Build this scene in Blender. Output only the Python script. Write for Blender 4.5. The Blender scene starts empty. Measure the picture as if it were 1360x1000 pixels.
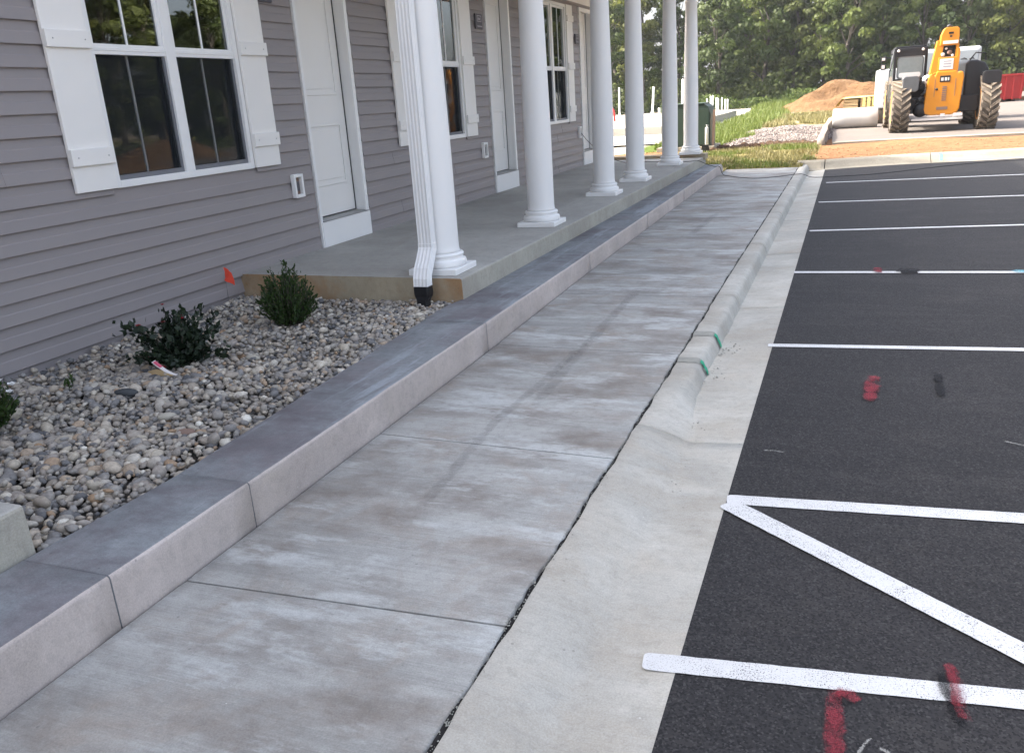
import bpy, math, random
import numpy as np
from mathutils import Vector, Matrix
R = math.radians
random.seed(7); rng = np.random.default_rng(7)
scn = bpy.context.scene
col = scn.collection

# ------------------------------------------------------------------ camera
cam_d = bpy.data.cameras.new('camera'); cam = bpy.data.objects.new('camera', cam_d); col.objects.link(cam)
cam_d.sensor_width = 36; cam_d.lens = 1110/1360*36; cam_d.clip_end = 2000; cam_d.clip_start = 0.05
Rw = np.array([[0.933,0.054,-0.356],[0.354,-0.311,0.882],[-0.063,-0.949,-0.310]])
u, s_, vt = np.linalg.svd(Rw); Rw = u@vt
M4 = Matrix.Identity(4)
for i in range(3):
    M4[i][0] = Rw[i,0]; M4[i][1] = -Rw[i,1]; M4[i][2] = -Rw[i,2]
M4[0][3], M4[1][3], M4[2][3] = 0, 0, 1.65
cam.matrix_world = M4
scn.camera = cam

# ------------------------------------------------------------------ sky, sun, exposure
SUN_EL, SUN_AZ = 39.5, 7.0            # light travels towards +X and a little +Y
world = bpy.data.worlds.new('World'); scn.world = world; world.use_nodes = True
wn = world.node_tree.nodes; wl = world.node_tree.links
for n in list(wn): wn.remove(n)
wo = wn.new('ShaderNodeOutputWorld'); bg = wn.new('ShaderNodeBackground'); sk = wn.new('ShaderNodeTexSky')
sk.sky_type = 'NISHITA'; sk.sun_disc = False; sk.sun_elevation = R(SUN_EL); sk.sun_rotation = R(263)
sk.altitude = 200; sk.air_density = 0.8; sk.dust_density = 8.0; sk.ozone_density = 0.4
bg.inputs['Strength'].default_value = 0.15
hs = wn.new('ShaderNodeHueSaturation'); hs.inputs['Saturation'].default_value = .62      # hazy summer sky
wl.new(sk.outputs[0], hs.inputs['Color']); wl.new(hs.outputs[0], bg.inputs[0]); wl.new(bg.outputs[0], wo.inputs[0])
sun_d = bpy.data.lights.new('sun', 'SUN'); sun_d.energy = 2.0; sun_d.angle = R(0.53); sun_d.color = (1.0, 0.93, 0.82)
sun = bpy.data.objects.new('sun', sun_d); col.objects.link(sun)
ld = Vector((math.cos(R(SUN_AZ))*math.cos(R(SUN_EL)), math.sin(R(SUN_AZ))*math.cos(R(SUN_EL)), -math.sin(R(SUN_EL))))
sun.rotation_euler = ld.to_track_quat('-Z', 'Y').to_euler(); sun.location = (-30, -5, 30)
scn.view_settings.view_transform = 'Standard'; scn.view_settings.look = 'None'
scn.view_settings.gamma = 1; scn.view_settings.use_curve_mapping = False
scn.view_settings.exposure = 2.25
scn.render.engine = 'CYCLES'
scn.cycles.max_bounces = 8; scn.cycles.transparent_max_bounces = 16

# ------------------------------------------------------------------ helpers
class NT:
    def __init__(s, name):
        s.m = bpy.data.materials.new(name); s.m.use_nodes = True
        s.t = s.m.node_tree; s.n = s.t.nodes; s.l = s.t.links
        s.b = s.n['Principled BSDF']; s.out = s.n['Material Output']
        s.pos = s.n.new('ShaderNodeNewGeometry').outputs['Position']
    def link(s, a, b): s.l.new(a, b)
    def mapped(s, scale=(1,1,1), rot=(0,0,0), src=None):
        n = s.n.new('ShaderNodeMapping'); n.inputs['Scale'].default_value = scale; n.inputs['Rotation'].default_value = rot
        s.link(src or s.pos, n.inputs['Vector']); return n.outputs[0]
    def noise(s, scale, detail=4, rough=.55, vec=None, out='Fac', dist=0):
        n = s.n.new('ShaderNodeTexNoise'); n.inputs['Scale'].default_value = scale; n.inputs['Detail'].default_value = detail
        n.inputs['Roughness'].default_value = rough; n.inputs['Distortion'].default_value = dist
        s.link(vec or s.pos, n.inputs['Vector']); return n.outputs[out]
    def vor(s, scale, vec=None, feature='F1', out='Distance'):
        n = s.n.new('ShaderNodeTexVoronoi'); n.feature = feature; n.inputs['Scale'].default_value = scale
        s.link(vec or s.pos, n.inputs['Vector']); return n.outputs[out]
    def ramp(s, fac, stops):
        n = s.n.new('ShaderNodeValToRGB'); e = n.color_ramp.elements
        while len(e) < len(stops): e.new(.5)
        for k, (p, c) in enumerate(stops):
            e[k].position = p
            if not hasattr(c, '__len__'): c = (c, c, c)
            e[k].color = (*c, 1)
        s.link(fac, n.inputs[0]); return n.outputs[0]
    def mix(s, fac, a, b, mode='MIX'):
        n = s.n.new('ShaderNodeMix'); n.data_type = 'RGBA'; n.blend_type = mode
        for i, v in ((0, fac), (6, a), (7, b)):
            if isinstance(v, bpy.types.NodeSocket): s.link(v, n.inputs[i])
            elif isinstance(v, (tuple, list)): n.inputs[i].default_value = (*v, 1)
            else: n.inputs[i].default_value = v if i == 0 else (v, v, v, 1)
        return n.outputs[2]
    def math(s, op, a, b=0.0, clamp=False):
        n = s.n.new('ShaderNodeMath'); n.operation = op; n.use_clamp = clamp
        for sock, v in ((n.inputs[0], a), (n.inputs[1], b)):
            if isinstance(v, (int, float)): sock.default_value = v
            else: s.link(v, sock)
        return n.outputs[0]
    def base(s, c):
        if isinstance(c, (tuple, list)): s.b.inputs['Base Color'].default_value = (*c, 1)
        else: s.link(c, s.b.inputs['Base Color'])
    def bump(s, h, strength=.3, dist=.01):
        n = s.n.new('ShaderNodeBump'); n.inputs['Strength'].default_value = strength; n.inputs['Distance'].default_value = dist
        s.link(h, n.inputs['Height']); s.link(n.outputs[0], s.b.inputs['Normal'])
    def set(s, rough=.7, spec=.3, metal=0):
        s.b.inputs['Roughness'].default_value = rough; s.b.inputs['Specular IOR Level'].default_value = spec
        s.b.inputs['Metallic'].default_value = metal; return s.m
    def rnd(s): return s.n.new('ShaderNodeObjectInfo').outputs['Random']
    def attr(s, name):
        n = s.n.new('ShaderNodeAttribute'); n.attribute_name = name; return n
    def alpha(s, a): s.link(a, s.b.inputs['Alpha'])

def simple(name, c, rough=.6, spec=.3, metal=0, var=.12, scale=6, bump=0):
    t = NT(name)
    f = t.noise(scale, 5)
    t.base(t.mix(f, tuple(x*(1-var) for x in c), tuple(min(1, x*(1+var)) for x in c)))
    if bump: t.bump(t.noise(scale*12, 3), bump, .004)
    return t.set(rough, spec, metal)

class MB:
    """collects shapes for ONE mesh object"""
    def __init__(s): s.v = []; s.f = []; s.sm = []
    def add(s, vs, fs, smooth=False):
        o = len(s.v); s.v += [tuple(map(float, p)) for p in vs]
        for f in fs: s.f.append(tuple(i+o for i in f)); s.sm.append(smooth)
        return s
    def box(s, x0, x1, y0, y1, z0, z1):
        v = [(x, y, z) for z in (z0, z1) for y in (y0, y1) for x in (x0, x1)]
        return s.add(v, [(0,2,3,1),(4,5,7,6),(0,1,5,4),(2,6,7,3),(0,4,6,2),(1,3,7,5)])
    def grid(s, P, smooth=False, closed_u=False):
        P = [list(r) for r in P]; n, m = len(P), len(P[0]); v = [p for r in P for p in r]; f = []
        for i in range(n-1):
            for j in range(m if closed_u else m-1):
                j2 = (j+1) % m
                f.append((i*m+j, i*m+j2, (i+1)*m+j2, (i+1)*m+j))
        return s.add(v, f, smooth)
    def loft(s, secs, smooth=False, caps=True):
        s.grid(secs, smooth, True)
        if caps:
            s.add(secs[0], [tuple(range(len(secs[0])))[::-1]]); s.add(secs[-1], [tuple(range(len(secs[-1])))])
        return s
    def lathe(s, prof, c=(0,0,0), seg=24, axis='z', smooth=True):
        rows = []
        for r, h in prof:
            row = []
            for k in range(seg):
                a = 2*math.pi*k/seg; p = (r*math.cos(a), r*math.sin(a), h)
                if axis == 'x': p = (p[2], p[0], p[1])
                elif axis == 'y': p = (p[0], p[2], p[1])
                row.append((c[0]+p[0], c[1]+p[1], c[2]+p[2]))
            rows.append(row)
        return s.loft(rows, smooth)
    def tube(s, pts, r, seg=8, smooth=True, r1=None):
        pts = [Vector(p) for p in pts]; rows = []
        for i, p in enumerate(pts):
            t = (pts[min(i+1, len(pts)-1)]-pts[max(i-1, 0)]).normalized()
            a = t.cross(Vector((0,0,1)))
            if a.length < .05: a = t.cross(Vector((1,0,0)))
            a.normalize(); b = t.cross(a)
            rr = r if r1 is None else r+(r1-r)*i/(len(pts)-1)
            rows.append([tuple(p+a*rr*math.cos(2*math.pi*k/seg)+b*rr*math.sin(2*math.pi*k/seg)) for k in range(seg)])
        return s.loft(rows, smooth)
    def prism(s, poly, h0, h1, plane='xy'):
        def q(p, h):
            return {'xy': (p[0], p[1], h), 'xz': (p[0], h, p[1]), 'yz': (h, p[0], p[1])}[plane]
        return s.loft([[q(p, h0) for p in poly], [q(p, h1) for p in poly]])
    def mesh(s, name, m=None):
        me = bpy.data.meshes.new(name); me.from_pydata(s.v, [], s.f); me.update()
        me.polygons.foreach_set('use_smooth', s.sm)
        if any(s.sm): me.set_sharp_from_angle(angle=R(40))
        bm_fix(me)
        if m: me.materials.append(m)
        return me
    def build(s, name, m, parent=None, bevel=0, **kw):
        return link(name, s.mesh(name, m), parent, bevel, **kw)

import bmesh
def bm_fix(me):
    b = bmesh.new(); b.from_mesh(me); bmesh.ops.remove_doubles(b, verts=b.verts, dist=1e-5)
    bmesh.ops.recalc_face_normals(b, faces=b.faces); b.to_mesh(me); b.free()

def link(name, me, parent=None, bevel=0, **kw):
    o = bpy.data.objects.new(name, me); col.objects.link(o)
    if parent: o.parent = parent
    if bevel:
        md = o.modifiers.new('bevel', 'BEVEL'); md.width = bevel; md.segments = 2; md.limit_method = 'ANGLE'; md.angle_limit = R(40)
    tag(o, **kw); return o
def tag(o, label=None, cat=None, group=None, kind=None):
    if label: o['label'] = label
    if cat: o['category'] = cat
    if group: o['group'] = group
    if kind: o['kind'] = kind
    return o
def empty(name, loc=(0,0,0), rz=0, **kw):
    o = bpy.data.objects.new(name, None); col.objects.link(o); o.location = loc; o.rotation_euler = (0,0,rz); o.empty_display_size = .2
    tag(o, **kw); return o
def copy_tree(o, parent=None):
    c = o.copy(); col.objects.link(c); c.parent = parent
    for ch in list(o.children): copy_tree(ch, c)
    return c
def sstep(a, b, x):
    t = min(1, max(0, (x-a)/(b-a))); return t*t*(3-2*t)
def np_mesh(name, V, F, m, attr=None, smooth=False):
    """V (n,3), F (k,3 or 4) -> mesh, fast"""
    me = bpy.data.meshes.new(name); k, w = F.shape
    me.vertices.add(len(V)); me.vertices.foreach_set('co', V.astype(np.float32).ravel())
    me.loops.add(k*w); me.loops.foreach_set('vertex_index', F.astype(np.int32).ravel())
    me.polygons.add(k); me.polygons.foreach_set('loop_start', np.arange(0, k*w, w, dtype=np.int32))
    me.polygons.foreach_set('use_smooth', np.full(k, smooth))
    me.update(calc_edges=True)
    if attr is not None:
        a = me.attributes.new('tone', 'FLOAT', 'POINT'); a.data.foreach_set('value', attr.astype(np.float32))
    me.materials.append(m); return me

# ------------------------------------------------------------------ materials
def concrete(name, c, stain, streak=(.8, 7, 1), dark=.55, warm=(.36,.31,.26), bump=.25, rough=.85, spots=True, wear=.5):
    t = NT(name)
    big = t.noise(.9, 5, .6); med = t.noise(2.3, 6, .68, dist=.6)
    lo = lambda v, a, b: t.ramp(v, [(a, 0), (b, 1)])
    st = t.noise(2.2, 6, .7, t.mapped(streak)); fine = t.noise(160, 3, .7); mid = t.noise(24, 4, .6)
    wash = t.noise(1.5, 6, .72, t.mapped((streak[0]*1.6, streak[1]*.42, streak[2]), (0, 0, .12)))
    a = t.mix(lo(big, .36, .64), tuple(x*.80 for x in c), tuple(x*1.12 for x in c))
    st2 = t.noise(2.0, 5, .75, t.mapped((streak[0]*2.2, streak[1]*6, streak[2])))
    st3 = t.noise(2.4, 4, .7, t.mapped((streak[0]*3, streak[1]*15, streak[2])))
    a = t.mix(t.math('MULTIPLY', t.ramp(st3, [(.38, 1), (.50, 0)]), .30*wear), a, tuple(x*.66 for x in c))
    a = t.mix(t.math('MULTIPLY', t.ramp(st3, [(.54, 0), (.66, 1)]), .35*wear), a, tuple(min(1, x*1.35) for x in c))
    a = t.mix(t.math('MULTIPLY', t.ramp(st2, [(.36, 1), (.52, 0)]), .14+.22*wear), a, tuple(x*.62 for x in c))
    a = t.mix(t.math('MULTIPLY', lo(st, .44, .66), .55*wear), a, tuple(min(1, x*1.3) for x in c))
    a = t.mix(t.math('MULTIPLY', lo(med, .47, .66), dark*.75), a, warm)
    a = t.mix(t.math('MULTIPLY', lo(t.noise(1.25, 6, .7, t.mapped((1, 1.7, 1))), .47, .66), dark), a, stain)
    a = t.mix(t.math('MULTIPLY', lo(wash, .53, .63), .8*wear), a, tuple(min(1, x*y) for x, y in zip(c, (1.42, 1.47, 1.52))))
    a = t.mix(t.math('MULTIPLY', t.ramp(mid, [(.35, 1), (.5, 0)]), .22), a, tuple(x*.55 for x in c))
    a = t.mix(.22, a, t.ramp(fine, [(.3, .12), (.7, .75)]), 'OVERLAY')
    if spots:
        v = t.vor(9, None); a = t.mix(t.ramp(v, [(.035, .55), (.06, 0)]), a, tuple(x*.45 for x in c))
        a = t.mix(t.ramp(t.vor(5.3), [(.012, .7), (.02, 0)]), a, (.65, .65, .62))
    br = t.noise(3, 3, .6, t.mapped((6, 140, 6)))
    t.base(a); t.bump(t.math('ADD', t.math('MULTIPLY', fine, .6), t.math('ADD', br, t.math('MULTIPLY', mid, .8))), bump, .004)
    return t.set(rough, .25)
M = {}
M['walk'] = concrete('broomed_concrete', (.365,.365,.35), (.20,.175,.155), streak=(.45,5,1), dark=.85, warm=(.30,.255,.215), wear=.9)
M['gutter'] = concrete('pale_concrete', (.46,.45,.41), (.35,.32,.27), streak=(.6,4,1), dark=.55, warm=(.44,.39,.32), wear=.28)
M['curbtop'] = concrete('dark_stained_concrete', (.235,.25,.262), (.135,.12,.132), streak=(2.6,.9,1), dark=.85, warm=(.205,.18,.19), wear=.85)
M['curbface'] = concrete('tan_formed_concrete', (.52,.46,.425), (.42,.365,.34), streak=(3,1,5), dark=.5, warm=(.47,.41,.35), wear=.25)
M['porch'] = concrete('grey_smooth_concrete', (.40,.39,.36), (.34,.325,.30), streak=(1,1,1), dark=.3, warm=(.41,.375,.33), wear=.2, spots=False, bump=.08)
M['porchface'] = concrete('porch_side_concrete', (.40,.345,.25), (.34,.21,.11), streak=(1,1,1), dark=1.0, warm=(.38,.235,.12), wear=.3)
M['block'] = concrete('greenish_concrete', (.40,.385,.33), (.33,.31,.27), streak=(1,1,1), dark=.4, wear=.3)
M['lit_concrete'] = concrete('new_concrete', (.36,.325,.255), (.32,.28,.21), dark=.3, wear=.2)
def asphalt():
    t = NT('asphalt')
    f = t.noise(230, 2, .8); v = t.vor(150, None, 'F1', 'Color'); b = t.noise(.55, 5, .6); st = t.noise(1.6, 5, .7, t.mapped((.6, 4, 1)))
    a = t.mix(t.ramp(b, [(.3,0),(.72,1)]), (.025,.025,.027), (.036,.035,.037))
    a = t.mix(t.math('MULTIPLY', t.ramp(st, [(.50,0),(.74,1)]), .6), a, (.056,.054,.055))
    a = t.mix(t.math('MULTIPLY', t.ramp(t.noise(2.6, 6, .7), [(.52,0),(.72,1)]), .45), a, (.062,.058,.056))
    sp = t.n.new('ShaderNodeSeparateColor'); t.link(v, sp.inputs[0])
    a = t.mix(t.ramp(sp.outputs[0], [(.72,0),(.9,.75)]), a, (.066,.064,.066))
    a = t.mix(t.ramp(sp.outputs[1], [(.6,0),(.75,.75)]), a, (.012,.012,.014))
    a = t.mix(t.ramp(t.vor(3.1), [(.012,.8),(.02,0)]), a, (.5,.5,.48))
    t.base(a); t.bump(t.math('ADD', f, sp.outputs[0]), .4, .006)
    return t.set(.8, .22)
M['asphalt'] = asphalt()
def paint(name, c, lo=.36, hi=.43, scale=190, big=.0):
    t = NT(name)
    n = t.noise(scale, 2, .8); w = t.noise(9, 4, .7)
    a = t.math('ADD', n, t.math('MULTIPLY', t.math('SUBTRACT', w, .5), .28))
    al = t.ramp(a, [(lo, 0), (hi, 1)])
    if big:
        al = t.math('MULTIPLY', al, t.ramp(t.noise(big, 4, .6), [(.36, .1), (.52, 1)]))
    t.base(t.mix(t.noise(30, 3), tuple(x*.88 for x in c), c)); t.alpha(al); t.bump(n, .3, .003)
    return t.set(.6, .3)
def soft_paint(name, c, scale, low, top, amt=1.0):
    t = NT(name); e = t.attr('tone').outputs['Fac']; n = t.noise(scale, 2, .8); b = t.noise(11, 4, .65)
    a = t.math('ADD', t.math('MULTIPLY', t.math('ADD', t.math('SUBTRACT', n, .5), t.math('SUBTRACT', b, .5)), 1.8), t.math('MULTIPLY', e, 1.0))
    al = t.math('MULTIPLY', t.ramp(a, [(low, 0), (top, 1)]), amt)
    t.base(t.mix(n, tuple(x*.6 for x in c), tuple(min(1, x*1.35) for x in c))); t.alpha(al); return t.set(.75, .25)
M['line'] = paint('white_road_paint', (.64,.65,.66), .335, .42)
M['red_spray'] = soft_paint('red_spray_paint', (.23,.028,.042), 240, .60, 2.3, .72)
M['black_spray'] = soft_paint('black_spray_paint', (.008,.008,.01), 240, .5, 1.9, .8)
M['blue_spray'] = soft_paint('blue_spray_paint', (.15,.42,.52), 190, .4, 1.8, .6)
M['scuff'] = soft_paint('scuff_paint', (.21,.205,.20), 30, .25, 1.7, .17)
M['blue_spray2'] = simple('pale_blue_paint', (.16,.36,.42), .8, var=.3, scale=60)
M['chalk'] = soft_paint('chalk_paint', (.40,.40,.38), 150, .40, 1.1, .5)
M['green_paint'] = paint('green_marking_paint', (.01,.36,.20), .22, .36, 90, 0)
def siding():
    t = NT('grey_vinyl')
    n = t.noise(2.2, 4, .6, t.mapped((1,.25,6))); g = t.noise(60, 3, .6, t.mapped((1,.06,2)))
    a = t.mix(n, (.255,.232,.232), (.288,.262,.262))
    a = t.mix(t.math('MULTIPLY', t.rnd(), .35), a, (.30,.275,.272))
    t.base(a); t.bump(g, .10, .003); return t.set(.48, .35)
M['siding'] = siding()
M['dark_gap'] = simple('shadow_gap', (.03,.03,.033), .9)
M['white'] = simple('white_trim', (.82,.82,.81), .42, .4, var=.03, scale=4)
M['white_col'] = simple('white_column_paint', (.83,.83,.82), .38, .4, var=.025, scale=3, bump=.03)
M['shutter'] = simple('white_shutter', (.83,.815,.785), .5, .35, var=.03, scale=5)
M['door'] = simple('white_door', (.80,.79,.765), .4, .4, var=.03, scale=4)
M['threshold'] = simple('grey_metal', (.36,.36,.36), .4, .5, .6)
M['screen'] = simple('screen_frame_grey', (.16,.165,.18), .5, .4)
M['rubber'] = simple('black_plastic', (.012,.012,.014), .5, .4)
M['brown_box'] = simple('brown_stucco', (.22,.15,.12), .8)
M['plate'] = simple('grey_plate', (.10,.095,.11), .5)
M['platelight'] = simple('light_print', (.34,.33,.36), .5)
M['room'] = simple('interior_wall', (.10,.10,.10), .9)
M['blind'] = simple('white_blind', (.6,.6,.58), .6)
M['roof'] = simple('shingle', (.07,.065,.06), .9, scale=20, var=.3, bump=.3)
def glass():
    t = NT('window_glass'); n, l = t.n, t.l
    g = n.new('ShaderNodeBsdfGlossy'); g.inputs['Roughness'].default_value = .015; g.inputs['Color'].default_value = (.93,.96,.96,1)
    tr = n.new('ShaderNodeBsdfTransparent'); tr.inputs['Color'].default_value = (.75,.8,.8,1)
    fr = n.new('ShaderNodeFresnel'); fr.inputs['IOR'].default_value = 2.35
    bp = n.new('ShaderNodeBump'); bp.inputs['Strength'].default_value = .05; bp.inputs['Distance'].default_value = .01
    l.new(t.noise(1.6, 2), bp.inputs['Height']); l.new(bp.outputs[0], g.inputs['Normal'])
    mx = n.new('ShaderNodeMixShader'); l.new(fr.outputs[0], mx.inputs[0]); l.new(tr.outputs[0], mx.inputs[1]); l.new(g.outputs[0], mx.inputs[2])
    l.new(mx.outputs[0], t.out.inputs[0]); return t.m
M['glass'] = glass()
def mesh_screen():
    t = NT('insect_screen'); t.base((.03,.033,.036)); t.b.inputs['Alpha'].default_value = .33; return t.set(.8, .1)
M['mesh_screen'] = mesh_screen()
def stone(name, use_attr):
    t = NT(name)
    r = t.attr('tone').outputs['Fac'] if use_attr else t.rnd()
    a = t.ramp(r, [(0,(0.098,0.100,0.106)),(.14,(0.221,0.212,0.205)),(.3,(0.351,0.302,0.248)),(.45,(0.260,0.251,0.242)),(.6,(0.442,0.393,0.317)),(.74,(0.299,0.264,0.236)),(.86,(0.520,0.483,0.416)),(.93,(0.325,0.219,0.137)),(1,(0.700,0.669,0.584))])
    a = t.mix(.5, a, t.ramp(t.noise(55, 5, .7), [(.3,.25),(.7,.8)]), 'OVERLAY')
    t.base(a); t.bump(t.noise(120, 3), .3, .003); return t.set(.7, .3)
M['stone'] = stone('river_stone', False); M['stone_mass'] = stone('river_stone_mass', True)
M['cream'] = simple('cream_stone', (.42,.39,.33), .75, scale=25, var=.25, bump=.3)
M['dark_stone'] = simple('dark_slate_stone', (.055,.06,.065), .6, scale=30, var=.3, bump=.2)
M['soil_under'] = simple('damp_soil', (.06,.055,.05), .95, scale=30, var=.3)
def leafmat(name, c1, c2, trans=.25, obj_var=0, rough=.55):
    t = NT(name)
    f = t.noise(.9 if obj_var else 18, 3, .6)
    tone = t.attr('tone').outputs['Fac']
    a = t.mix(tone, c1, c2)
    if obj_var:
        rr = t.rnd()
        a = t.mix(t.math('MULTIPLY', t.ramp(rr, [(.35,0),(1,1)]), .55), a, (.19,.19,.04))
        a = t.mix(t.math('MULTIPLY', t.ramp(t.math('FRACT', t.math('MULTIPLY', rr, 7.31)), [(.5,0),(1,1)]), .45), a, (.045,.075,.04))
    a = t.mix(t.math('MULTIPLY', f, .35), a, tuple(x*.6 for x in c1))
    t.base(a); t.set(rough, .3)
    tl = t.n.new('ShaderNodeBsdfTranslucent'); t.link(a, tl.inputs['Color'])
    mx = t.n.new('ShaderNodeMixShader'); mx.inputs[0].default_value = trans
    t.link(t.b.outputs[0], mx.inputs[1]); t.link(tl.outputs[0], mx.inputs[2]); t.link(mx.outputs[0], t.out.inputs[0])
    return t.m
M['leaf'] = leafmat('tree_leaf', (.048,.082,.020), (.150,.185,.045), .45, 1)
M['bush'] = leafmat('bush_leaf', (.06,.10,.02), (.13,.17,.04), .3)
M['rose'] = leafmat('rose_leaf', (.012,.022,.014), (.028,.045,.022), .12, rough=.4)
M['box'] = leafmat('boxwood_leaf', (.018,.045,.010), (.06,.10,.025), .2)
M['grass'] = leafmat('grass_blade', (.10,.15,.025), (.20,.23,.055), .3)
M['straw'] = leafmat('dry_grass_blade', (.17,.16,.055), (.33,.285,.13), .2)
M['bark'] = simple('bark', (.10,.085,.07), .9, scale=5, var=.35, bump=.4)
M['flower'] = simple('red_petal', (.30,.012,.022), .5)
M['flag'] = simple('orange_flag', (.85,.09,.05), .6)
M['wire'] = simple('wire', (.35,.35,.35), .4, .5, .8)
M['wood'] = simple('raw_lumber', (.42,.30,.16), .8, scale=8, var=.2)
M['yellow'] = simple('yellow_wrap', (.52,.47,.16), .7, var=.2)
M['silver_log'] = simple('weathered_timber', (.26,.22,.18), .9, scale=9, var=.35, bump=.3)
M['roll'] = simple('white_plastic_roll', (.46,.445,.43), .5, var=.1, scale=5, bump=.1)
M['pvc'] = simple('white_pvc', (.75,.75,.74), .35, .4)
M['red_pipe'] = simple('red_pipe', (.5,.05,.05), .4)
M['cabinet'] = simple('green_cabinet', (.035,.06,.045), .45, .4)
M['stake'] = simple('pinkish_stake', (.5,.32,.24), .8)
M['orange'] = simple('yellow_orange_paint', (.56,.215,.012), .35, .5, var=.06)
M['black_mach'] = simple('black_machine_paint', (.016,.016,.018), .45, .4, var=.2)
M['grey_mach'] = simple('grey_fender', (.10,.105,.11), .5, var=.15)
def tyre():
    t = NT('dusty_tyre'); f = t.noise(5, 5, .65)
    t.base(t.mix(t.ramp(f, [(.3,0),(.62,1)]), (.09,.075,.06), (.25,.21,.165))); return t.set(.9, .1)
M['tyre'] = tyre()
M['tyre_core'] = simple('tyre_core', (.115,.098,.08), .9, var=.3)
M['lamp'] = simple('lamp_lens', (.7,.65,.6), .2, .6)
M['sticker'] = simple('white_sticker', (.70,.66,.64), .4, var=.1, scale=20)
M['truck'] = simple('white_truck_paint', (.5,.52,.53), .3, .5, var=.05)
M['truck_glass'] = simple('pale_windscreen', (.28,.31,.33), .12, .6, var=.1)
M['cab_glass'] = simple('cab_glass', (.16,.19,.20), .08, .7, var=.2)
M['skip'] = simple('red_skip_paint', (.34,.028,.028), .5, var=.15)
def terrain_mat():
    t = NT('bare_ground'); c = t.attr('Col').outputs['Color']
    a = t.mix(.45, c, t.ramp(t.noise(2.4, 7, .7), [(.28,.2),(.72,.8)]), 'OVERLAY')
    a = t.mix(.4, a, t.ramp(t.noise(7, 6, .75), [(.32,.2),(.68,.9)]), 'OVERLAY')
    t.base(a); t.bump(t.math('ADD', t.noise(5, 6, .7), t.noise(30, 3, .6)), .6, .06); return t.set(.95, .1)
M['terrain'] = terrain_mat()
def dirt_mat():
    t = NT('orange_dirt')
    a = t.ramp(t.noise(1.3, 7, .7), [(.25,(.14,.075,.036)),(.5,(.235,.135,.068)),(.75,(.32,.205,.115))])
    t.base(a); t.bump(t.noise(6, 6, .7), 1.0, .3); return t.set(.95, .1)
M['dirt'] = dirt_mat()
def crushed():
    t = NT('crushed_stone')
    r = t.attr('tone').outputs['Fac']
    t.base(t.ramp(r, [(0,(.12,.105,.10)),(.4,(.20,.17,.16)),(.7,(.25,.215,.195)),(1,(.36,.33,.30))])); return t.set(.9, .2)
M['crushed'] = crushed()
M['ground'] = simple('pale_bounce_ground', (.31,.255,.185), .95, scale=.6, var=.25)  # bare site ground, made pale to bounce sunlight onto the shaded walls
M['far_asphalt'] = simple('dusty_asphalt', (.155,.135,.12), .9, scale=2.2, var=.2)
M['pale_road'] = simple('pale_concrete_road', (.37,.345,.30), .9, scale=.6, var=.1)
M['filler'] = simple('joint_filler', (.018,.017,.017), .9, scale=60, var=.5, bump=.5)
M['cord'] = simple('black_cord', (.02,.02,.022), .5)
M['mortar'] = simple('grey_mortar', (.30,.30,.27), .9, scale=30, var=.25, bump=.4)

# ================================================================== SETTING
tag(MB().box(-900,900,-300,1500,-.6,-.3).build('ground', M['ground']), kind='structure')

# ---- far terrain: dirt, grass and gravel beyond the kerb
CURB = [(-.45,19.30),(.2,19.62),(1.05,19.96),(2.0,20.2),(2.82,20.34),(3.6,20.60),(6,21.25),(9.6,22.2)]   # asphalt / pan edge
def curb_y(x):
    if x <= CURB[0][0]: return CURB[0][1]
    for (a, b), (c, d) in zip(CURB, CURB[1:]):
        if x <= c: return b+(d-b)*(x-a)/(c-a)
    return CURB[-1][1]+.28*(x-CURB[-1][0])
def ystart(x):
    if x < -2.35: return 18.35
    if x < -.80: return 19.04
    return curb_y(x)+.52
def tz(x, y):
    d = y-ystart(x)
    z0 = .0 if x < -.8 else .065
    z = z0+(.12-z0)*sstep(0, 2.6, d)+ .018*math.sin(x*1.9+y*.7)*sstep(0,1.5,d)
    return z+.03*math.sin(x*.5+1)*math.sin(y*.33)*sstep(0,5,d)
def nz(x, y): return math.sin(x*1.7+y*.9)+math.sin(x*.63-y*1.31+2)+math.sin(x*3.1+y*2.3+1)*.6
DIRT=(.25,.132,.068); STRAW=(.19,.165,.065); GREEN=(.09,.125,.025); SOIL=(.055,.034,.02); PINK=(.24,.20,.18); PALE=(.34,.31,.26)
def tcol(x, y):
    n = nz(x, y)*.25
    if x > -.62+n*.35: 
        return DIRT if y < 60 else STRAW
    if y < 24.0+n*.4: return STRAW if x > -3.6 else (DIRT if x < -4.4 else STRAW)
    if y < 24.7+n*.4 and x > -3.7: return SOIL
    if x < -3.0-max(0,(y-25))*.012+n*.4 and x > -5.6: return GREEN
    if x < -5.6: return PALE
    if y > 37: return GREEN if x < -3.0+n else (STRAW if n > -.05 else PINK)
    return PINK
xs = list(np.arange(-60,-8,4.0))+list(np.arange(-8,-2.4,.3))+[-2.351,-2.349]+list(np.arange(-2.3,-.82,.25))+[-.801,-.799]+list(np.arange(-.7,6,.3))+list(np.arange(6,14,1.0))+list(np.arange(14,90,5.0))
dv = list(np.arange(0,10,.3))+list(np.arange(10,30,.8))+list(np.arange(30,140,4.0))
tm = MB(); rows = []
for d in dv: rows.append([(x, ystart(x)+d, tz(x, ystart(x)+d)) for x in xs])
tm.grid(rows, True); tme = tm.mesh('terrain', M['terrain'])
ca = tme.color_attributes.new('Col', 'FLOAT_COLOR', 'POINT')
for i, v in enumerate(tme.vertices): ca.data[i].color = (*tcol(v.co.x, v.co.y), 1)
link('terrain', tme, kind='structure')

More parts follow.
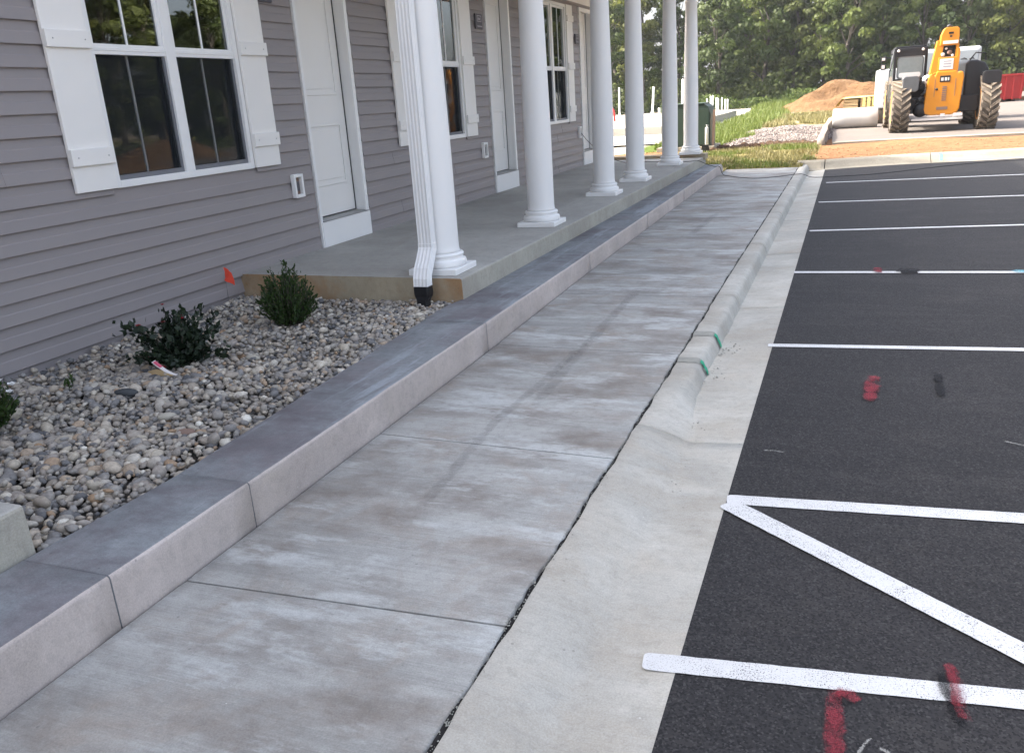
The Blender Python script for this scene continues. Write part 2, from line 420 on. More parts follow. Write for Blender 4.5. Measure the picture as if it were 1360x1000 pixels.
# ---- asphalt lot
LOT_Z = -.10
lot = MB(); ys_ = list(np.arange(-12, 19.2, .05)); left = []
for y in ys_: left.append((-.442+.0035*y+.005*math.sin(y*5.1)+random.uniform(-.004,.004), y))
poly = left+[(-.38,19.27)]+[(a, b) for a, b in CURB[1:]]+[(9.6,-12)]
lot.add([(x,y,LOT_Z) for x,y in poly]+[(x,y,LOT_Z-.1) for x,y in poly], [tuple(range(len(poly)))]+[(i,(i+1)%len(poly),(i+1)%len(poly)+len(poly),i+len(poly)) for i in range(len(poly))])
lot_o = lot.build('parking_lot', M['asphalt'], kind='structure')

def soft(pl, pr, m, name, z=None):
    n = len(pl); W = (0, .22, .5, .78, 1); V = []; T = []
    for i, (a, b) in enumerate(zip(pl, pr)):
        e = min(1, min(i, n-1-i)/max(1, n*.12))
        for k, w in enumerate(W):
            p = [a[q]+(b[q]-a[q])*w for q in range(len(a))]
            V.append(p+[z] if z is not None else p); T.append((0, .8, 1, .8, 0)[k]*e)
    F = [(i*5+k, i*5+k+1, i*5+k+6, i*5+k+5) for i in range(n-1) for k in range(4)]
    return np_mesh(name, np.array(V), np.array(F), m, np.array(T))
def strip(name, pts_l, pts_r, m, z, label=None, parent=lot_o):
    return link(name, soft(pts_l, pts_r, m, name, z), parent, label=label)
def ragged(a, b, w, n=60, jag=.0012, ext=0, endround=True):
    a = Vector(a); b = Vector(b); d = (b-a).normalized(); nrm = Vector((-d.y, d.x)); L, Rr = [], []
    ln = (b-a).length
    for s in [0, .003, .008, .015, .025]+[.04+(ln-.04)*i/n for i in range(n+1)]:
        p = a+d*s; e = 1.0
        if endround and s < .025: e = .62+.38*math.sqrt(max(0, 1-((.025-s)/.025)**2))
        L.append(tuple(p+nrm*(w/2*e+random.uniform(-jag,jag)))); Rr.append(tuple(p-nrm*(w/2*e+random.uniform(-jag,jag))))
    return L, Rr
LZ = LOT_Z+.005
for a, b, w in (((-.520,2.262),(.58,2.390),.088),((-.405,3.482),(.775,3.588),.092),
                ((-.428,5.963),(1.177,6.094),.075),((-.345,11.117),(2.043,11.455),.085),((-.320,13.916),(2.496,14.256),.085),((-.27,16.73),(2.976,17.232),.09)):
    A = Vector(a); B = Vector(b); B = A+(B-A).normalized()*5.4
    L, Q = ragged(A, B, w, 120); strip('painted_line', L, Q, M['line'], LZ)
A = Vector((-.388,8.543)); d = (Vector((1.589,8.643))-A).normalized()
for s0, s1 in ((0,.955),(1.10,5.4)):
    L, Q = ragged(A+d*s0, A+d*s1, .085, 80, endround=False); strip('painted_line', L, Q, M['line'], LZ)
A = Vector((-.40,3.435)); B = Vector((.616,2.62)); B = A+(B-A).normalized()*2.6
L, Q = ragged(A, B, .103, 90); strip('painted_line', L, Q, M['line'], LZ+.004, 'diagonal white line of the hatched bay')
def blob(name, pts, w, m, z=LOT_Z+.013, label=None, n=26, jag=.004, parent=lot_o):
    P_ = [Vector(p) for p in pts]; seg = [(P_[i+1]-P_[i]).length for i in range(len(P_)-1)]; tot = sum(seg); L, Q = [], []
    for i in range(n+1):
        s = tot*i/n; k = 0
        while k < len(seg)-1 and s > seg[k]: s -= seg[k]; k += 1
        t = (P_[k+1]-P_[k]).normalized(); p = P_[k]+t*s; nr = Vector((-t.y, t.x))
        e = 1.7*w/2*(.55+.45*math.sin(math.pi*min(1, max(0, .08+.84*i/n))))
        L.append(tuple(p+nr*(e+random.uniform(-jag,jag)))); Q.append(tuple(p-nr*(e+random.uniform(-jag,jag))))
    strip(name, L, Q, m, z, label, parent)
blob('spray_mark', [(.255,5.40),(.228,5.12),(.214,4.86)], .075, M['red_spray'], label='red smear in the middle of the bay')
blob('spray_mark', [(.065,2.31),(.062,2.18),(.070,1.85)], .050, M['red_spray'], label='long red stroke beside the nearest line')
blob('spray_mark', [(.06,2.27),(.10,2.265),(.135,2.235)], .045, M['red_spray'], z=LOT_Z+.015, label='short red stroke of the flag shape')
blob('spray_mark', [(.385,2.52),(.405,2.40),(.40,2.33),(.412,2.22)], .038, M['red_spray'], label='red stroke crossing the nearest line')
blob('spray_mark', [(.375,2.47),(.372,2.38),(.39,2.30),(.395,2.20)], .040, M['black_spray'], z=LOT_Z+.0115, label='black stroke crossing the nearest line')
blob('spray_mark', [(.55,5.50),(.615,5.46),(.60,5.25),(.60,5.02)], .045, M['black_spray'], label='black squiggle in the bay')
blob('spray_mark', [(.52,8.66),(.74,8.60)], .20, M['black_spray'], label='black blot over the line gap')
blob('spray_mark', [(.37,8.80),(.365,8.66),(.37,8.50)], .07, M['red_spray'], label='faint red stroke on the far line')
blob('spray_mark', [(1.50,8.70),(1.62,8.60)], .10, M['blue_spray'], label='pale blue tip on the far line')
blob('scratch_mark', [(.115,2.0),(.15,2.08),(.165,2.10)], .008, M['chalk'], jag=.002)
blob('scratch_mark', [(.175,2.06),(.20,2.05),(.225,2.035)], .010, M['chalk'], jag=.003)
blob('scratch_mark', [(.80,4.42),(.95,4.35),(1.05,4.33)], .012, M['chalk'], jag=.004)
blob('scratch_mark', [(-.30,4.05),(-.25,4.06),(-.19,4.04)], .012, M['chalk'], jag=.004)

# ---- far kerb closing the lot
fc = empty('end_kerb', kind='structure')
def far_section(i0, i1, gap=.006):
    b = MB(); rows = []
    N = 8
    for k in range(N+1):
        x = i0+gap+(i1-i0-2*gap)*k/N; y = curb_y(x)
        rows.append([(x,y,-.25),(x,y,-.098),(x,y+.12,-.100),(x,y+.19,-.080),(x,y+.28,-.025),(x,y+.36,.035),(x,y+.43,.066),(x,y+.48,.074),(x,y+.53,.072),(x,y+.53,-.25)])
    b.loft(rows); return b.build('kerb_section', M['lit_concrete'], fc, .004)
for a, b in ((-.93,-.365),(-.36,1.75),(1.75,4.4),(4.4,7.2),(7.2,9.6)): far_section(a, b)
mk = MB(); ym_ = curb_y(1.93)
mk.grid([[(x, ym_+.19, -.076), (x, ym_+.28, -.021), (x, ym_+.36, .039), (x, ym_+.43, .070)] for x in (1.88, 1.93, 1.98)])
mk.build('spray_mark', M['blue_spray2'], fc, label='pale blue paint mark on the kerb face')

# ---- sidewalk slabs
def wz(y): return -.03+.03*sstep(4.6, 8.2, y)
walk = empty('sidewalk', kind='structure')
jy = [(-3.0,-3.0),(-.95,-.95),(.62,.66),(2.176,2.235),(3.715,3.668),(5.474,5.432),(7.08,7.05),(8.62,8.60),(10.15,10.14),(11.7,11.7),(13.2,13.2),(14.75,14.75),(16.3,16.3),(17.8,17.8),(19.02,19.02)]
def wl_x(y): return -2.302-.0035*max(0,y-3)
def wr_x(y): return -.988+.0065*max(0,y-2)
def slab(a, b):
    n = 34; L, Q = [], []
    for k in range(n+1):
        t = k/n
        yl = a[0]+.005+(b[0]-a[0]-.01)*t; yr = a[1]+.005+(b[1]-a[1]-.01)*t
        L.append((wl_x(yl), yl)); Q.append((wr_x(yr)+random.uniform(-.004,.004)+.005*math.sin(yr*7), yr))
    b2 = MB(); rows = []
    for i in range(n+1):
        (x0,y0),(x1,y1) = L[i], Q[i]
        e0 = .004 if i in (0, n) else 0
        pts = []
        for s in (0, .006, .25, .5, .75, .994, 1):
            y = y0+(y1-y0)*s; pts.append((x0+(x1-x0)*s, y, wz(y)-(.004 if s in (0,1) else 0)-e0))
        rows.append(pts)
    b2.grid(rows, True)
    ring = [(p[0],p[1]) for p in L]+[(p[0],p[1]) for p in reversed(Q)]
    zz = [wz(p[1])-.004 for p in ring]
    m = len(ring); b2.add([(p[0],p[1],z) for p,z in zip(ring,zz)]+[(p[0],p[1],z-.09) for p,z in zip(ring,zz)], [(i,(i+1)%m,(i+1)%m+m,i+m) for i in range(m)])
    return b2.build('sidewalk_slab', M['walk'], walk)
for a, b in zip(jy, jy[1:]): slab(a, b)
MB().add([(-2.36,-3.2,-.075),(-.935,-3.2,-.075),(-.86,19.0,-.06),(-2.40,19.0,-.06)], [(0,1,2,3)]).build('joint_bed', M['filler'], walk)
fl = MB(); rows = []
for y in np.arange(-3, 19, .035):
    x0 = wr_x(y)-.004; w = .021 if y < 6 else .019
    z = wz(y)-.012+random.uniform(-.010,.006)
    rows.append([(x0, y, z), (x0+w*.5+random.uniform(-.004,.004), y, z+random.uniform(-.006,.009)), (x0+w+.006, y, z)])
fl.grid(rows); fl.build('joint_filler', M['filler'], walk, kind='stuff')
cr = MB()
for k in range(900):
    y = 1.2+ (random.random()**1.6)*9; x = wr_x(y)+.010+random.gauss(0,.008); r = random.uniform(.0015,.0042); z = wz(y)+random.uniform(-.004,.001)
    cr.add([(x+r*random.uniform(.6,1.5),y,z),(x,y+r*random.uniform(.6,2),z),(x-r,y,z),(x,y-r,z),(x,y,z+r)], [(0,1,4),(1,2,4),(2,3,4),(3,0,4)])
cr.build('joint_crumbs', M['mortar'], walk, kind='stuff')
for pts, w in (([(-1.66,2.84),(-1.69,3.3),(-1.735,4.0),(-1.69,4.8),(-1.665,5.85)], .055),([(-1.60,4.18),(-1.63,5.0),(-1.655,6.3),(-1.66,7.54)], .075),([(-1.675,10.2),(-1.62,12.2)], .09)):
    L, Q = [], []
    for i in range(40):
        t = i/39*(len(pts)-1); k = min(int(t), len(pts)-2); f = t-k
        x = pts[k][0]+(pts[k+1][0]-pts[k][0])*f; y = pts[k][1]+(pts[k+1][1]-pts[k][1])*f
        ww = w*random.uniform(.85,1.15); L.append((x-ww*.7, y, wz(y)+.004)); Q.append((x+ww*.7, y, wz(y)+.004))
    link('scuff_mark', soft(L, Q, M['scuff'], 'scuff_mark'), walk, label='faint grey tyre scuff along the slabs')

# ---- street curb with gutter, ramping down towards the camera
curb = empty('curb', kind='structure')
def prof(y):
    t = sstep(4.05, 5.15, y)               # 1 = full kerb, 0 = flush ramp
    z = wz(y); bx = wr_x(y)+(.017+.004*math.sin(y*9)+.003*math.sin(y*23) if y < 7 else .016); ex = -.43+.0035*y
    hi = [(bx,-.25),(bx,z-.003),(bx+.006,z),(bx+.115,z+.002),(bx+.140,z-.004),(bx+.158,z-.020),(bx+.168,z-.045),(bx+.180,LOT_Z-.018+.03),(bx+.190,LOT_Z-.018),(bx+.22,LOT_Z-.018),(ex+.012,LOT_Z+.002),(ex+.012,-.25)]
    lo = [(bx,-.25),(bx,z-.003),(bx+.006,z),(bx+.08,z-.012),(bx+.12,z-.022),(bx+.16,z-.034),(bx+.19,z-.045),(bx+.23,z-.060),(bx+.26,LOT_Z-.008),(bx+.30,LOT_Z-.010),(ex+.012,LOT_Z+.002),(ex+.012,-.25)]
    return [(l[0]+(h[0]-l[0])*t, y, l[1]+(h[1]-l[1])*t) for h, l in zip(hi, lo)]
cj = [-3,-1.9,1.13,4.13,7.1,9.6,12.1,15.0,17.4,19.56]
for a, b in zip(cj, cj[1:]):
    n = max(6, int((b-a)/(.03 if 4 < a < 6 else .1))); m = MB(); m.loft([prof(a+.003+(b-a-.006)*k/n) for k in range(n+1)], True)
    m.build('curb_section', M['gutter'], curb)
for y, lab in ((5.30,'nearer grey mortar patch across the kerb'),(5.93,'farther grey mortar patch across the kerb')):
    m = MB(); rows = []
    for k in range(7):
        yy = y-.055+.11*k/6+random.uniform(-.004,.004); p = prof(yy)
        rows.append([(q[0]+.004*(i > 4), yy+.0*i, q[2]+.004) for i, q in enumerate(p[1:9])])
    m.grid(rows); pt = m.build('mortar_patch', M['mortar'], curb, label=lab)
    m = MB(); rows = []
    for k in range(3):
        yy = y-.032+.064*k/2; p = prof(yy)
        rows.append([(q[0]+.010, yy, q[2]+.004) for q in p[4:9]])
    m.grid(rows); m.build('pipe_marking', M['green_paint'], pt, label='bright green paint on the patch')
m = MB()
for k in range(120):
    y0 = random.choice([5.25, 5.85, 4.3, 3.9, 3.6]); x = random.gauss(-.70,.05); y = y0+random.gauss(0,.10); r = random.uniform(.003,.010); z = LOT_Z-.012
    m.add([(x+r,y,z),(x,y+r*1.4,z),(x-r,y,z),(x,y-r,z),(x,y,z+r*.7)], [(0,1,4),(1,2,4),(2,3,4),(3,0,4)])
m.build('debris', M['mortar'], curb, kind='stuff')

# ---- raised step wall between sidewalk and porch
TOPZ = .175
def back_x(y):
    pts = [(-8,-2.74),(1.9,-2.735),(2.6,-2.70),(3.66,-2.755),(4.6,-2.80),(5.8,-2.86),(6.0,-2.82),(18.5,-2.70)]
    for (a,b),(c,d) in zip(pts, pts[1:]):
        if y <= c: return b+(d-b)*(y-a)/(c-a)
    return -2.70
step = empty('step_wall', kind='structure')
sj = [-4,-1.2,1.86,2.63,5.33,8.1,10.9,13.7,16.2,18.62]
for a, b in zip(sj, sj[1:]):
    n = max(4, int((b-a)/.12)); rows = []
    for k in range(n+1):
        y = a+.003+(b-a-.006)*k/n; fx = wl_x(y)-.012; bx = back_x(y); wob = random.uniform(-.002,.002)
        zz = TOPZ
        if y > 18.3: zz = TOPZ-.12*((y-18.3)/.35)**2
        rows.append([(bx,y,-.2),(bx,y,zz-.005),(bx+.01,y,zz),((fx+bx)/2,y,zz+.002)]+[(fx-.016+wob+.016*math.sin(q),y,zz-.016+.016*math.cos(q)) for q in (0,.5,1.0,1.57)]+[(fx+wob,y,zz-.06),(fx+.003,y,-.2)])
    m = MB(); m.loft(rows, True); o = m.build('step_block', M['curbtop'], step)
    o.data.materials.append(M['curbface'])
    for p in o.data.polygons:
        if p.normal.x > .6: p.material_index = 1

# ---- porch slabs
def porch(name, y0, y1, xf0, xf1, zf=.345, zw=.362, mside='porchface'):
    n = 30; m = MB(); rows = []
    for k in range(n+1):
        y = y0+(y1-y0)*k/n; xf = xf0+(xf1-xf0)*k/n
        rows.append([(-4.99,y,-.2),(-4.99,y,zw),(-3.9,y,(zf+zw)/2),(xf-.014,y,zf),(xf-.004,y,zf-.004),(xf,y,zf-.014),(xf+.004,y,.15),(xf+.004,y,-.2)])
    m.loft(rows, False); o = m.build(name, M['porch'], kind='structure')
    o.data.materials.append(M[mside]); o.data.materials.append(M['block'])
    for p in o.data.polygons:
        if abs(p.normal.z) < .5: p.material_index = 1 if abs(p.normal.y) > .7 else 2
    return o
porch('porch_slab', 6.0, 18.35, -2.80, -2.70)
porch('porch_slab', -9, 1.93, -2.755, -2.755, .36, .37, 'block')
tag(MB().box(-4.9,-2.66,18.05,18.42,.30,.415).build('porch_end_pad', M['porchface'], None, .01), kind='structure')

# ================================================================== HOUSE
WX = -4.95; Z0 = .345; WALL_END = 18.2; WALL_START = -6.0
house = empty('house', (WX, 6, 0), label='long grey vinyl sided house with white trimmed windows and doors', cat='house')
house.location = (0,0,0)
wins = [(4.79,6.41,4.42,6.77),(9.52,11.15,9.16,11.52),(14.42,16.05,14.06,16.42)]
doors = [(7.32,8.29),(12.13,13.10),(16.95,17.92)]
WB, WT, DT = 1.245, 3.32, 3.34
ops = sorted([(a,b,WB,WT) for a,b,_,_ in wins]+[(a,b,Z0,DT) for a,b in doors])
wall = MB(); y = WALL_START
for a, b, z0, z1 in ops:
    wall.box(WX-.16,WX-.012,y,a,-.2,6.2)
    wall.box(WX-.16,WX-.012,a,b,z1,6.2); wall.box(WX-.16,WX-.012,a,b,-.2,z0); y = b
wall.box(WX-.16,WX-.012,y,WALL_END,-.2,6.2)
wall.box(-14.2,WX-.161,WALL_END-.16,WALL_END,-.2,6.2); wall.box(-14.2,WX-.161,WALL_START,WALL_START+.16,-.2,6.2)
wall.box(-14.2,-14.04,WALL_START+.17,WALL_END-.17,-.2,6.2)
wall.box(-9.2,-9.0,WALL_START+.17,WALL_END-.17,-.2,6.2); wall.box(-8.99,WX-.17,WALL_START+.17,WALL_END-.17,3.6,3.75)
wall.box(-8.99,WX-.17,WALL_START+.17,WALL_END-.17,.2,.36)
wo_ = wall.build('wall', M['siding'], house)
for a_ in (WALL_END-.16, WALL_START): MB().prism([(-14.2,6.2),(WX-.012,6.2),(-9.58,9.4)], a_, a_+.16, 'xz').build('gable', M['siding'], house)
rf = MB()
for s in (1, -1):
    cx = -9.58
    e = 5.12; rf.add([(cx,-6.5,9.42),(cx+s*e,-6.5,6.12),(cx+s*e,18.95,6.12),(cx,18.95,9.42),(cx,-6.5,9.58),(cx+s*e,-6.5,6.26),(cx+s*e,18.95,6.26),(cx,18.95,9.58)],
        [(0,1,2,3),(4,5,6,7),(0,1,5,4),(1,2,6,5),(2,3,7,6)])
rf.build('roof', M['roof'], house)
# siding boards, one per course and run
PITCH = .1435
def board(y0, y1, z0, lap=0):
    P = [(0.000, z0+PITCH+.010),(0.003, z0+PITCH*.80),(0.007, z0+PITCH*.56),(.0115, z0+PITCH*.50),(.0215, z0+.005),(.0215, z0),(.0185, z0-.002),(.0175, z0+.010),(.004, z0+.012),(.001, z0-.003)]
    m = MB(); m.loft([[(WX-.012+a+lap, yy, z) for a, z in P] for yy in (y0, y1)]); m.build('siding_board', M['siding'], house)
zc = .0585
while zc < 3.6:
    y = WALL_START; runs = []
    lo, hi = zc, zc+PITCH
    for a, b, z0, z1 in ops:
        if hi > z0+.01 and lo < z1-.01:
            ins = .028
            runs.append((y, a-ins)); y = b+ins
    runs.append((y, WALL_END-.09))
    for a, b in runs:
        if b-a > 2.0:
            q = random.uniform(a+.7, b-.7); board(a, q, zc); board(q-.03, b, zc, .0022)
        elif b-a > .05: board(a, b, zc)
    zc += PITCH
up = MB()
while zc < 6.1:
    up.add([(WX-.011,WALL_START,zc+PITCH),(WX+.005,WALL_START,zc),(WX+.005,WALL_END,zc),(WX-.011,WALL_END,zc+PITCH)], [(0,1,2,3)]); zc += PITCH
up.build('upper_siding', M['siding'], house, kind='stuff')
MB().box(WX-.012,WX+.012,WALL_END-.085,WALL_END+.012,-.1,6.15).build('corner_trim', M['white'], house, .004)
# porch roof
pr = MB(); pr.add([(WX,5.75,4.35),(-2.45,5.75,3.72),(-2.45,18.6,3.72),(WX,18.6,4.35),(WX,5.75,4.45),(-2.45,5.75,3.86),(-2.45,18.6,3.86),(WX,18.6,4.45)], [(0,1,2,3),(4,5,6,7),(0,1,5,4),(1,2,6,5),(2,3,7,6),(3,0,4,7)])
pr.build('porch_roof', M['roof'], house)
MB().box(WX+.012,-3.27,5.9,18.5,3.56,3.60).build('porch_ceiling', M['white'], house)
MB().box(-3.26,-2.98,5.9,18.5,3.50,3.74).build('porch_beam', M['white'], house, .01)
MB().box(WX-.01,WX+.014,WALL_START,WALL_END-.09,3.40,3.55).build('frieze_board', M['white'], house, .003)

def window(y0, y1, sy0, sy1, blind=False):
    F = MB(); fx0, fx1 = WX-.09, WX+.010; t = .048
    F.box(fx0,fx1,y0,y0+t,WB,WT); F.box(fx0,fx1,y1-t,y1,WB,WT)
    F.box(fx0,fx1,y0+t,y1-t,WB,WB+.05); F.box(fx0,fx1,y0+t,y1-t,WT-.05,WT)
    # brick-mould lip
    w = F.build('window_frame', M['white'], house, .004); w.name = 'window'
    ym = (y0+y1)/2
    MB().box(fx0,WX+.004,ym-.052,ym+.052,WB+.05,WT-.05).build('mullion', M['white'], w, .004)
    for a, b in ((y0+t, ym-.052), (ym+.052, y1-t)):
        MB().box(WX-.055,WX-.006,a,b,2.165,2.237).box(WX-.052,WX-.002,a,b,2.190,2.214).build('meeting_rail', M['white'], w, .003)
        # upper sash
        s = .030
        U = MB(); U.box(WX-.045,WX-.014,a,a+s,2.237,WT-.05); U.box(WX-.045,WX-.014,b-s,b,2.237,WT-.05); U.box(WX-.045,WX-.014,a+s,b-s,WT-.085,WT-.05); U.build('upper_sash', M['white'], w, .003)
        MB().box(WX-.034,WX-.030,a+s,b-s,2.237,WT-.085).build('pane', M['glass'], w)
        D = MB(); D.box(WX-.040,WX-.018,a,a+.026,WB+.05,2.165); D.box(WX-.040,WX-.018,b-.026,b,WB+.05,2.165); D.box(WX-.040,WX-.018,a+.026,b-.026,WB+.05,WB+.085); D.build('screen_frame', M['screen'], w, .002)
        MB().box(WX-.064,WX-.060,a,b,WB+.05,2.165).build('pane', M['glass'], w)
        MB().box(WX-.030,WX-.0285,a+.026,b-.026,WB+.085,2.165).build('insect_screen', M['mesh_screen'], w)
        c = (a+b)/2
        MB().box(WX-.0295,WX-.022,c-.008,c+.008,2.237,WT-.085).build('muntin', M['white'], w)
        MB().box(WX-.0595,WX-.052,c-.008,c+.008,WB+.05,2.165).build('muntin', M['white'], w)
        if blind:
            bl = MB(); z = WT-.1
            while z > 2.2: bl.add([(WX-.115,a,z),(WX-.115,b,z),(WX-.135,b,z-.016),(WX-.135,a,z-.016)], [(0,1,2,3)]); z -= .034
            bl.build('blind', M['blind'], w, kind='stuff')
    for a, b in ((sy0, y0-.004), (y1+.004, sy1)):
        sh = MB().box(WX+.006,WX+.032,a,b,WB+.002,WT).build('shutter', M['shutter'], house, .003)
        for z0, z1 in ((1.425,1.538),(2.195,2.305),(3.03,3.14)):
            bt = MB().box(WX+.033,WX+.056,a-.004,b+.004,z0,z1).build('batten', M['shutter'], sh, .003)
            for yy in (a+.05, b-.05): MB().lathe([(.005,0),(.005,.0015)], (WX+.0562,yy,(z0+z1)/2), 8, 'x').build('screw', M['threshold'], sh)
for i, w in enumerate(wins): window(*w, blind=(i == 1))

def door(y0, y1):
    d = MB(); rec = .135; tr = .055
    d.box(WX-.01,WX+.016,y0,y0+.04,Z0+.01,DT); d.box(WX-.01,WX+.016,y1-tr,y1,Z0+.01,DT); d.box(WX-.01,WX+.016,y0+.04,y1-tr,DT-.07,DT)
    d.box(WX-rec-.03,WX-.011,y0,y0+.024,Z0+.01,DT); d.box(WX-rec-.03,WX-.011,y1-.024,y1,Z0+.01,DT); d.box(WX-rec-.03,WX-.011,y0+.024,y1-.024,DT-.04,DT)
    f = d.build('door_frame', M['white'], house, .003)
    MB().box(WX-.02,WX+.026,y0+.012,y1+.0,Z0+.016,.615).build('kick_board', M['white'], f, .004)
    MB().prism([(WX-rec-.02,.635),(WX-rec-.02,.30),(WX-.021,.30),(WX-.021,.616),(WX+.03,.618),(WX+.03,.626)], y0+.03, y1-.03, 'xz').build('threshold', M['threshold'], f)
    a, b = y0+.03, y1-.03
    D = MB(); X = WX-rec
    D.box(X-.045,X,a,b-.008,.645,DT-.045)
    dr = D.build('door', M['door'], house, .003)
    def panel(pa, pb, z0, z1):      # moulded frame raised around a sunk field
        q = MB(); w_ = .022
        for (aa,bb,cc,dd) in ((pa,pb,z0,z0+w_),(pa,pb,z1-w_,z1),(pa,pa+w_,z0+w_,z1-w_),(pb-w_,pb,z0+w_,z1-w_)):
            q.box(X+.001,X+.013,aa,bb,cc,dd)
        q.box(X+.001,X+.007,pa+.06,pb-.06,z0+.06,z1-.06); q.build('door_panel', M['door'], dr, .005)
    m_ = (a+b)/2
    panel(a+.13, b-.13, .95, 1.57); panel(a+.13, b-.13, 1.855, 3.10)
    MB().lathe([(.020,0),(.020,.004)], (X+.001,y0+.37,2.475), 16, 'x').build('door_viewer', M['plate'], dr)
    MB().box(X-.03,X+.004,b-.0075,b+.004,.64,DT-.045).build('weather_strip', M['rubber'], f)
for d in doors: door(*d)

def outlet(y, z0=.915, z1=1.132, cord=False):
    w = .15
    m = MB(); t = .028
    m.box(WX+.006,WX+.05,y,y+t,z0,z1); m.box(WX+.006,WX+.05,y+w-t,y+w,z0,z1); m.box(WX+.006,WX+.05,y+t,y+w-t,z0,z0+t); m.box(WX+.006,WX+.05,y+t,y+w-t,z1-t,z1)
    o = m.build('outlet_box', M['white'], house, .003)
    MB().box(WX+.006,WX+.014,y+t,y+w-t,z0+t,z1-t).build('outlet_back', M['brown_box'], o)
    MB().box(WX+.0145,WX+.030,y+.052,y+.10,z0+.06,z0+.15).build('receptacle', M['plate'], o, .003)
outlet(6.915); outlet(11.66); outlet(16.62)
def plate(y, z0, z1):
    p = MB().box(WX+.006,WX+.028,y,y+.25,z0,z1).build('name_plate', M['plate'], house, .004)
    fr = MB(); a, b, c, d = y+.05, y+.20, z0+.095, z1-.02
    for q in ((a,b,c,c+.012),(a,b,d-.012,d),(a,a+.014,c+.012,d-.012),(b-.014,b,c+.012,d-.012)): fr.box(WX+.0285,WX+.034,*q)
    fr.box(WX+.0285,WX+.031,y+.085,y+.165,z0+.12,z1-.05); fr.box(WX+.0285,WX+.032,y+.05,y+.22,z0+.03,z0+.045)
    fr.build('plate_print', M['platelight'], p)
plate(11.72, 2.68, 2.88); plate(16.60, 2.66, 2.84); plate(6.74, 2.655, 2.84)

# ================================================================== THINGS
def column(x, y, zb, label):
    r = empty('porch_column', (x, y, zb), label=label, cat='column', group='white columns along the porch edge')
    MB().box(-.215,.215,-.215,.215,0,.052).build('plinth', M['white_col'], r, .006)
    MB().lathe([(.195,.053),(.203,.068),(.205,.085),(.198,.104),(.178,.112),(.176,.128),(.182,.136),(.184,.148),(.176,.160),(.158,.164)], (0,0,0), 40).build('base_ring', M['white_col'], r)
    H = 3.50-zb; pr = [(.157,.165),(.150,.185),(.1475,.215)]
    for k in range(9):
        t = k/8; pr.append((.147-.033*max(0,(t-.25)/.75)**1.3, .25+(H-.45)*t))
    pr += [(.128,H-.18),(.128,H-.16),(.115,H-.155),(.115,H-.10),(.16,H-.055)]
    MB().lathe(pr, (0,0,0), 40).build('shaft', M['white_col'], r)
    MB().box(-.19,.19,-.19,.19,H-.052,H).build('capital', M['white_col'], r, .006)
    return r
cols = [(-3.10,6.30,.347,'front corner porch column, behind the white downspout'),
        (-3.10,8.88,.347,'second porch column from the front, next after the downspout column'),
        (-3.12,11.68,.347,'third porch column from the front, just past the last window'),
        (-3.10,13.55,.347,'fourth porch column from the front, between the pipe stubs'),
        (-3.09,16.45,.347,'fifth porch column, in front of the green cabinet'),
        (-2.98,18.18,.415,'farthest porch column, on the raised end pad'),
        (-3.02,1.58,.362,'column of the near porch, cut by the left picture edge')]
for c in cols: column(*c)

# downspout in front of the corner column
ds = empty('downspout', (-3.17,6.10,.17), label='white ribbed downspout with a black boot at the porch corner', cat='downspout')
def rect_pipe(pts, w, d, rib=.004):
    secs = []
    for i, p in enumerate(pts):
        p = Vector(p); t = (Vector(pts[min(i+1,len(pts)-1)])-Vector(pts[max(i-1,0)])).normalized()
        ax = Vector((1,0,0)); b = t.cross(ax).normalized(); sec = []
        N = 16; hw, hd = w/2, d/2
        for k in range(N): sec.append((-hw+w*k/N, -hd+(rib if (k % 4) in (2,3) else 0)))
        for k in range(12): sec.append((hw-(rib if (k % 4) in (2,3) else 0), -hd+d*k/12))
        for k in range(N): sec.append((hw-w*k/N, hd-(rib if (k % 4) in (2,3) else 0)))
        for k in range(12): sec.append((-hw+(rib if (k % 4) in (2,3) else 0), hd-d*k/12))
        secs.append([tuple(p+ax*a+b*c) for a, c in sec])
    return secs
X0, Y0 = -3.12, 6.085
o = (-3.17,6.10,.17)
def off(pts): return [(p[0]-o[0],p[1]-o[1],p[2]-o[2]) for p in pts]
m = MB(); m.loft(rect_pipe(off([(X0,Y0,3.5),(X0,Y0,2.0),(X0,Y0,.56)]), .118, .085)); m.build('pipe', M['white'], ds, .002)
pts = [(X0,Y0-.003,.62),(X0,Y0-.003,.575),(X0+.004,Y0-.035,.535),(X0+.024,Y0-.120,.475),(X0+.040,Y0-.195,.425),(X0+.048,Y0-.232,.365),(X0+.050,Y0-.238,.305)]
m = MB(); m.loft(rect_pipe(off(pts), .124, .090, .003)); m.build('elbow', M['white'], ds, .002)
bx, by = X0+.051, Y0-.240
m = MB(); secs = []
for z, w, d, dy in ((.318,.134,.100,0),(.26,.136,.102,0),(.235,.126,.098,0),(.21,.095,.09,-.008),(.15,.09,.09,-.012),(.08,.09,.09,-.012)):
    secs.append([(bx-o[0]+sx*w/2, by-o[1]+dy+sy*d/2, z-o[2]) for sx, sy in ((-1,-.7),(-.8,-1),(.8,-1),(1,-.7),(1,.7),(.8,1),(-.8,1),(-1,.7))])
m.loft(secs); m.build('boot', M['rubber'], ds, .003)

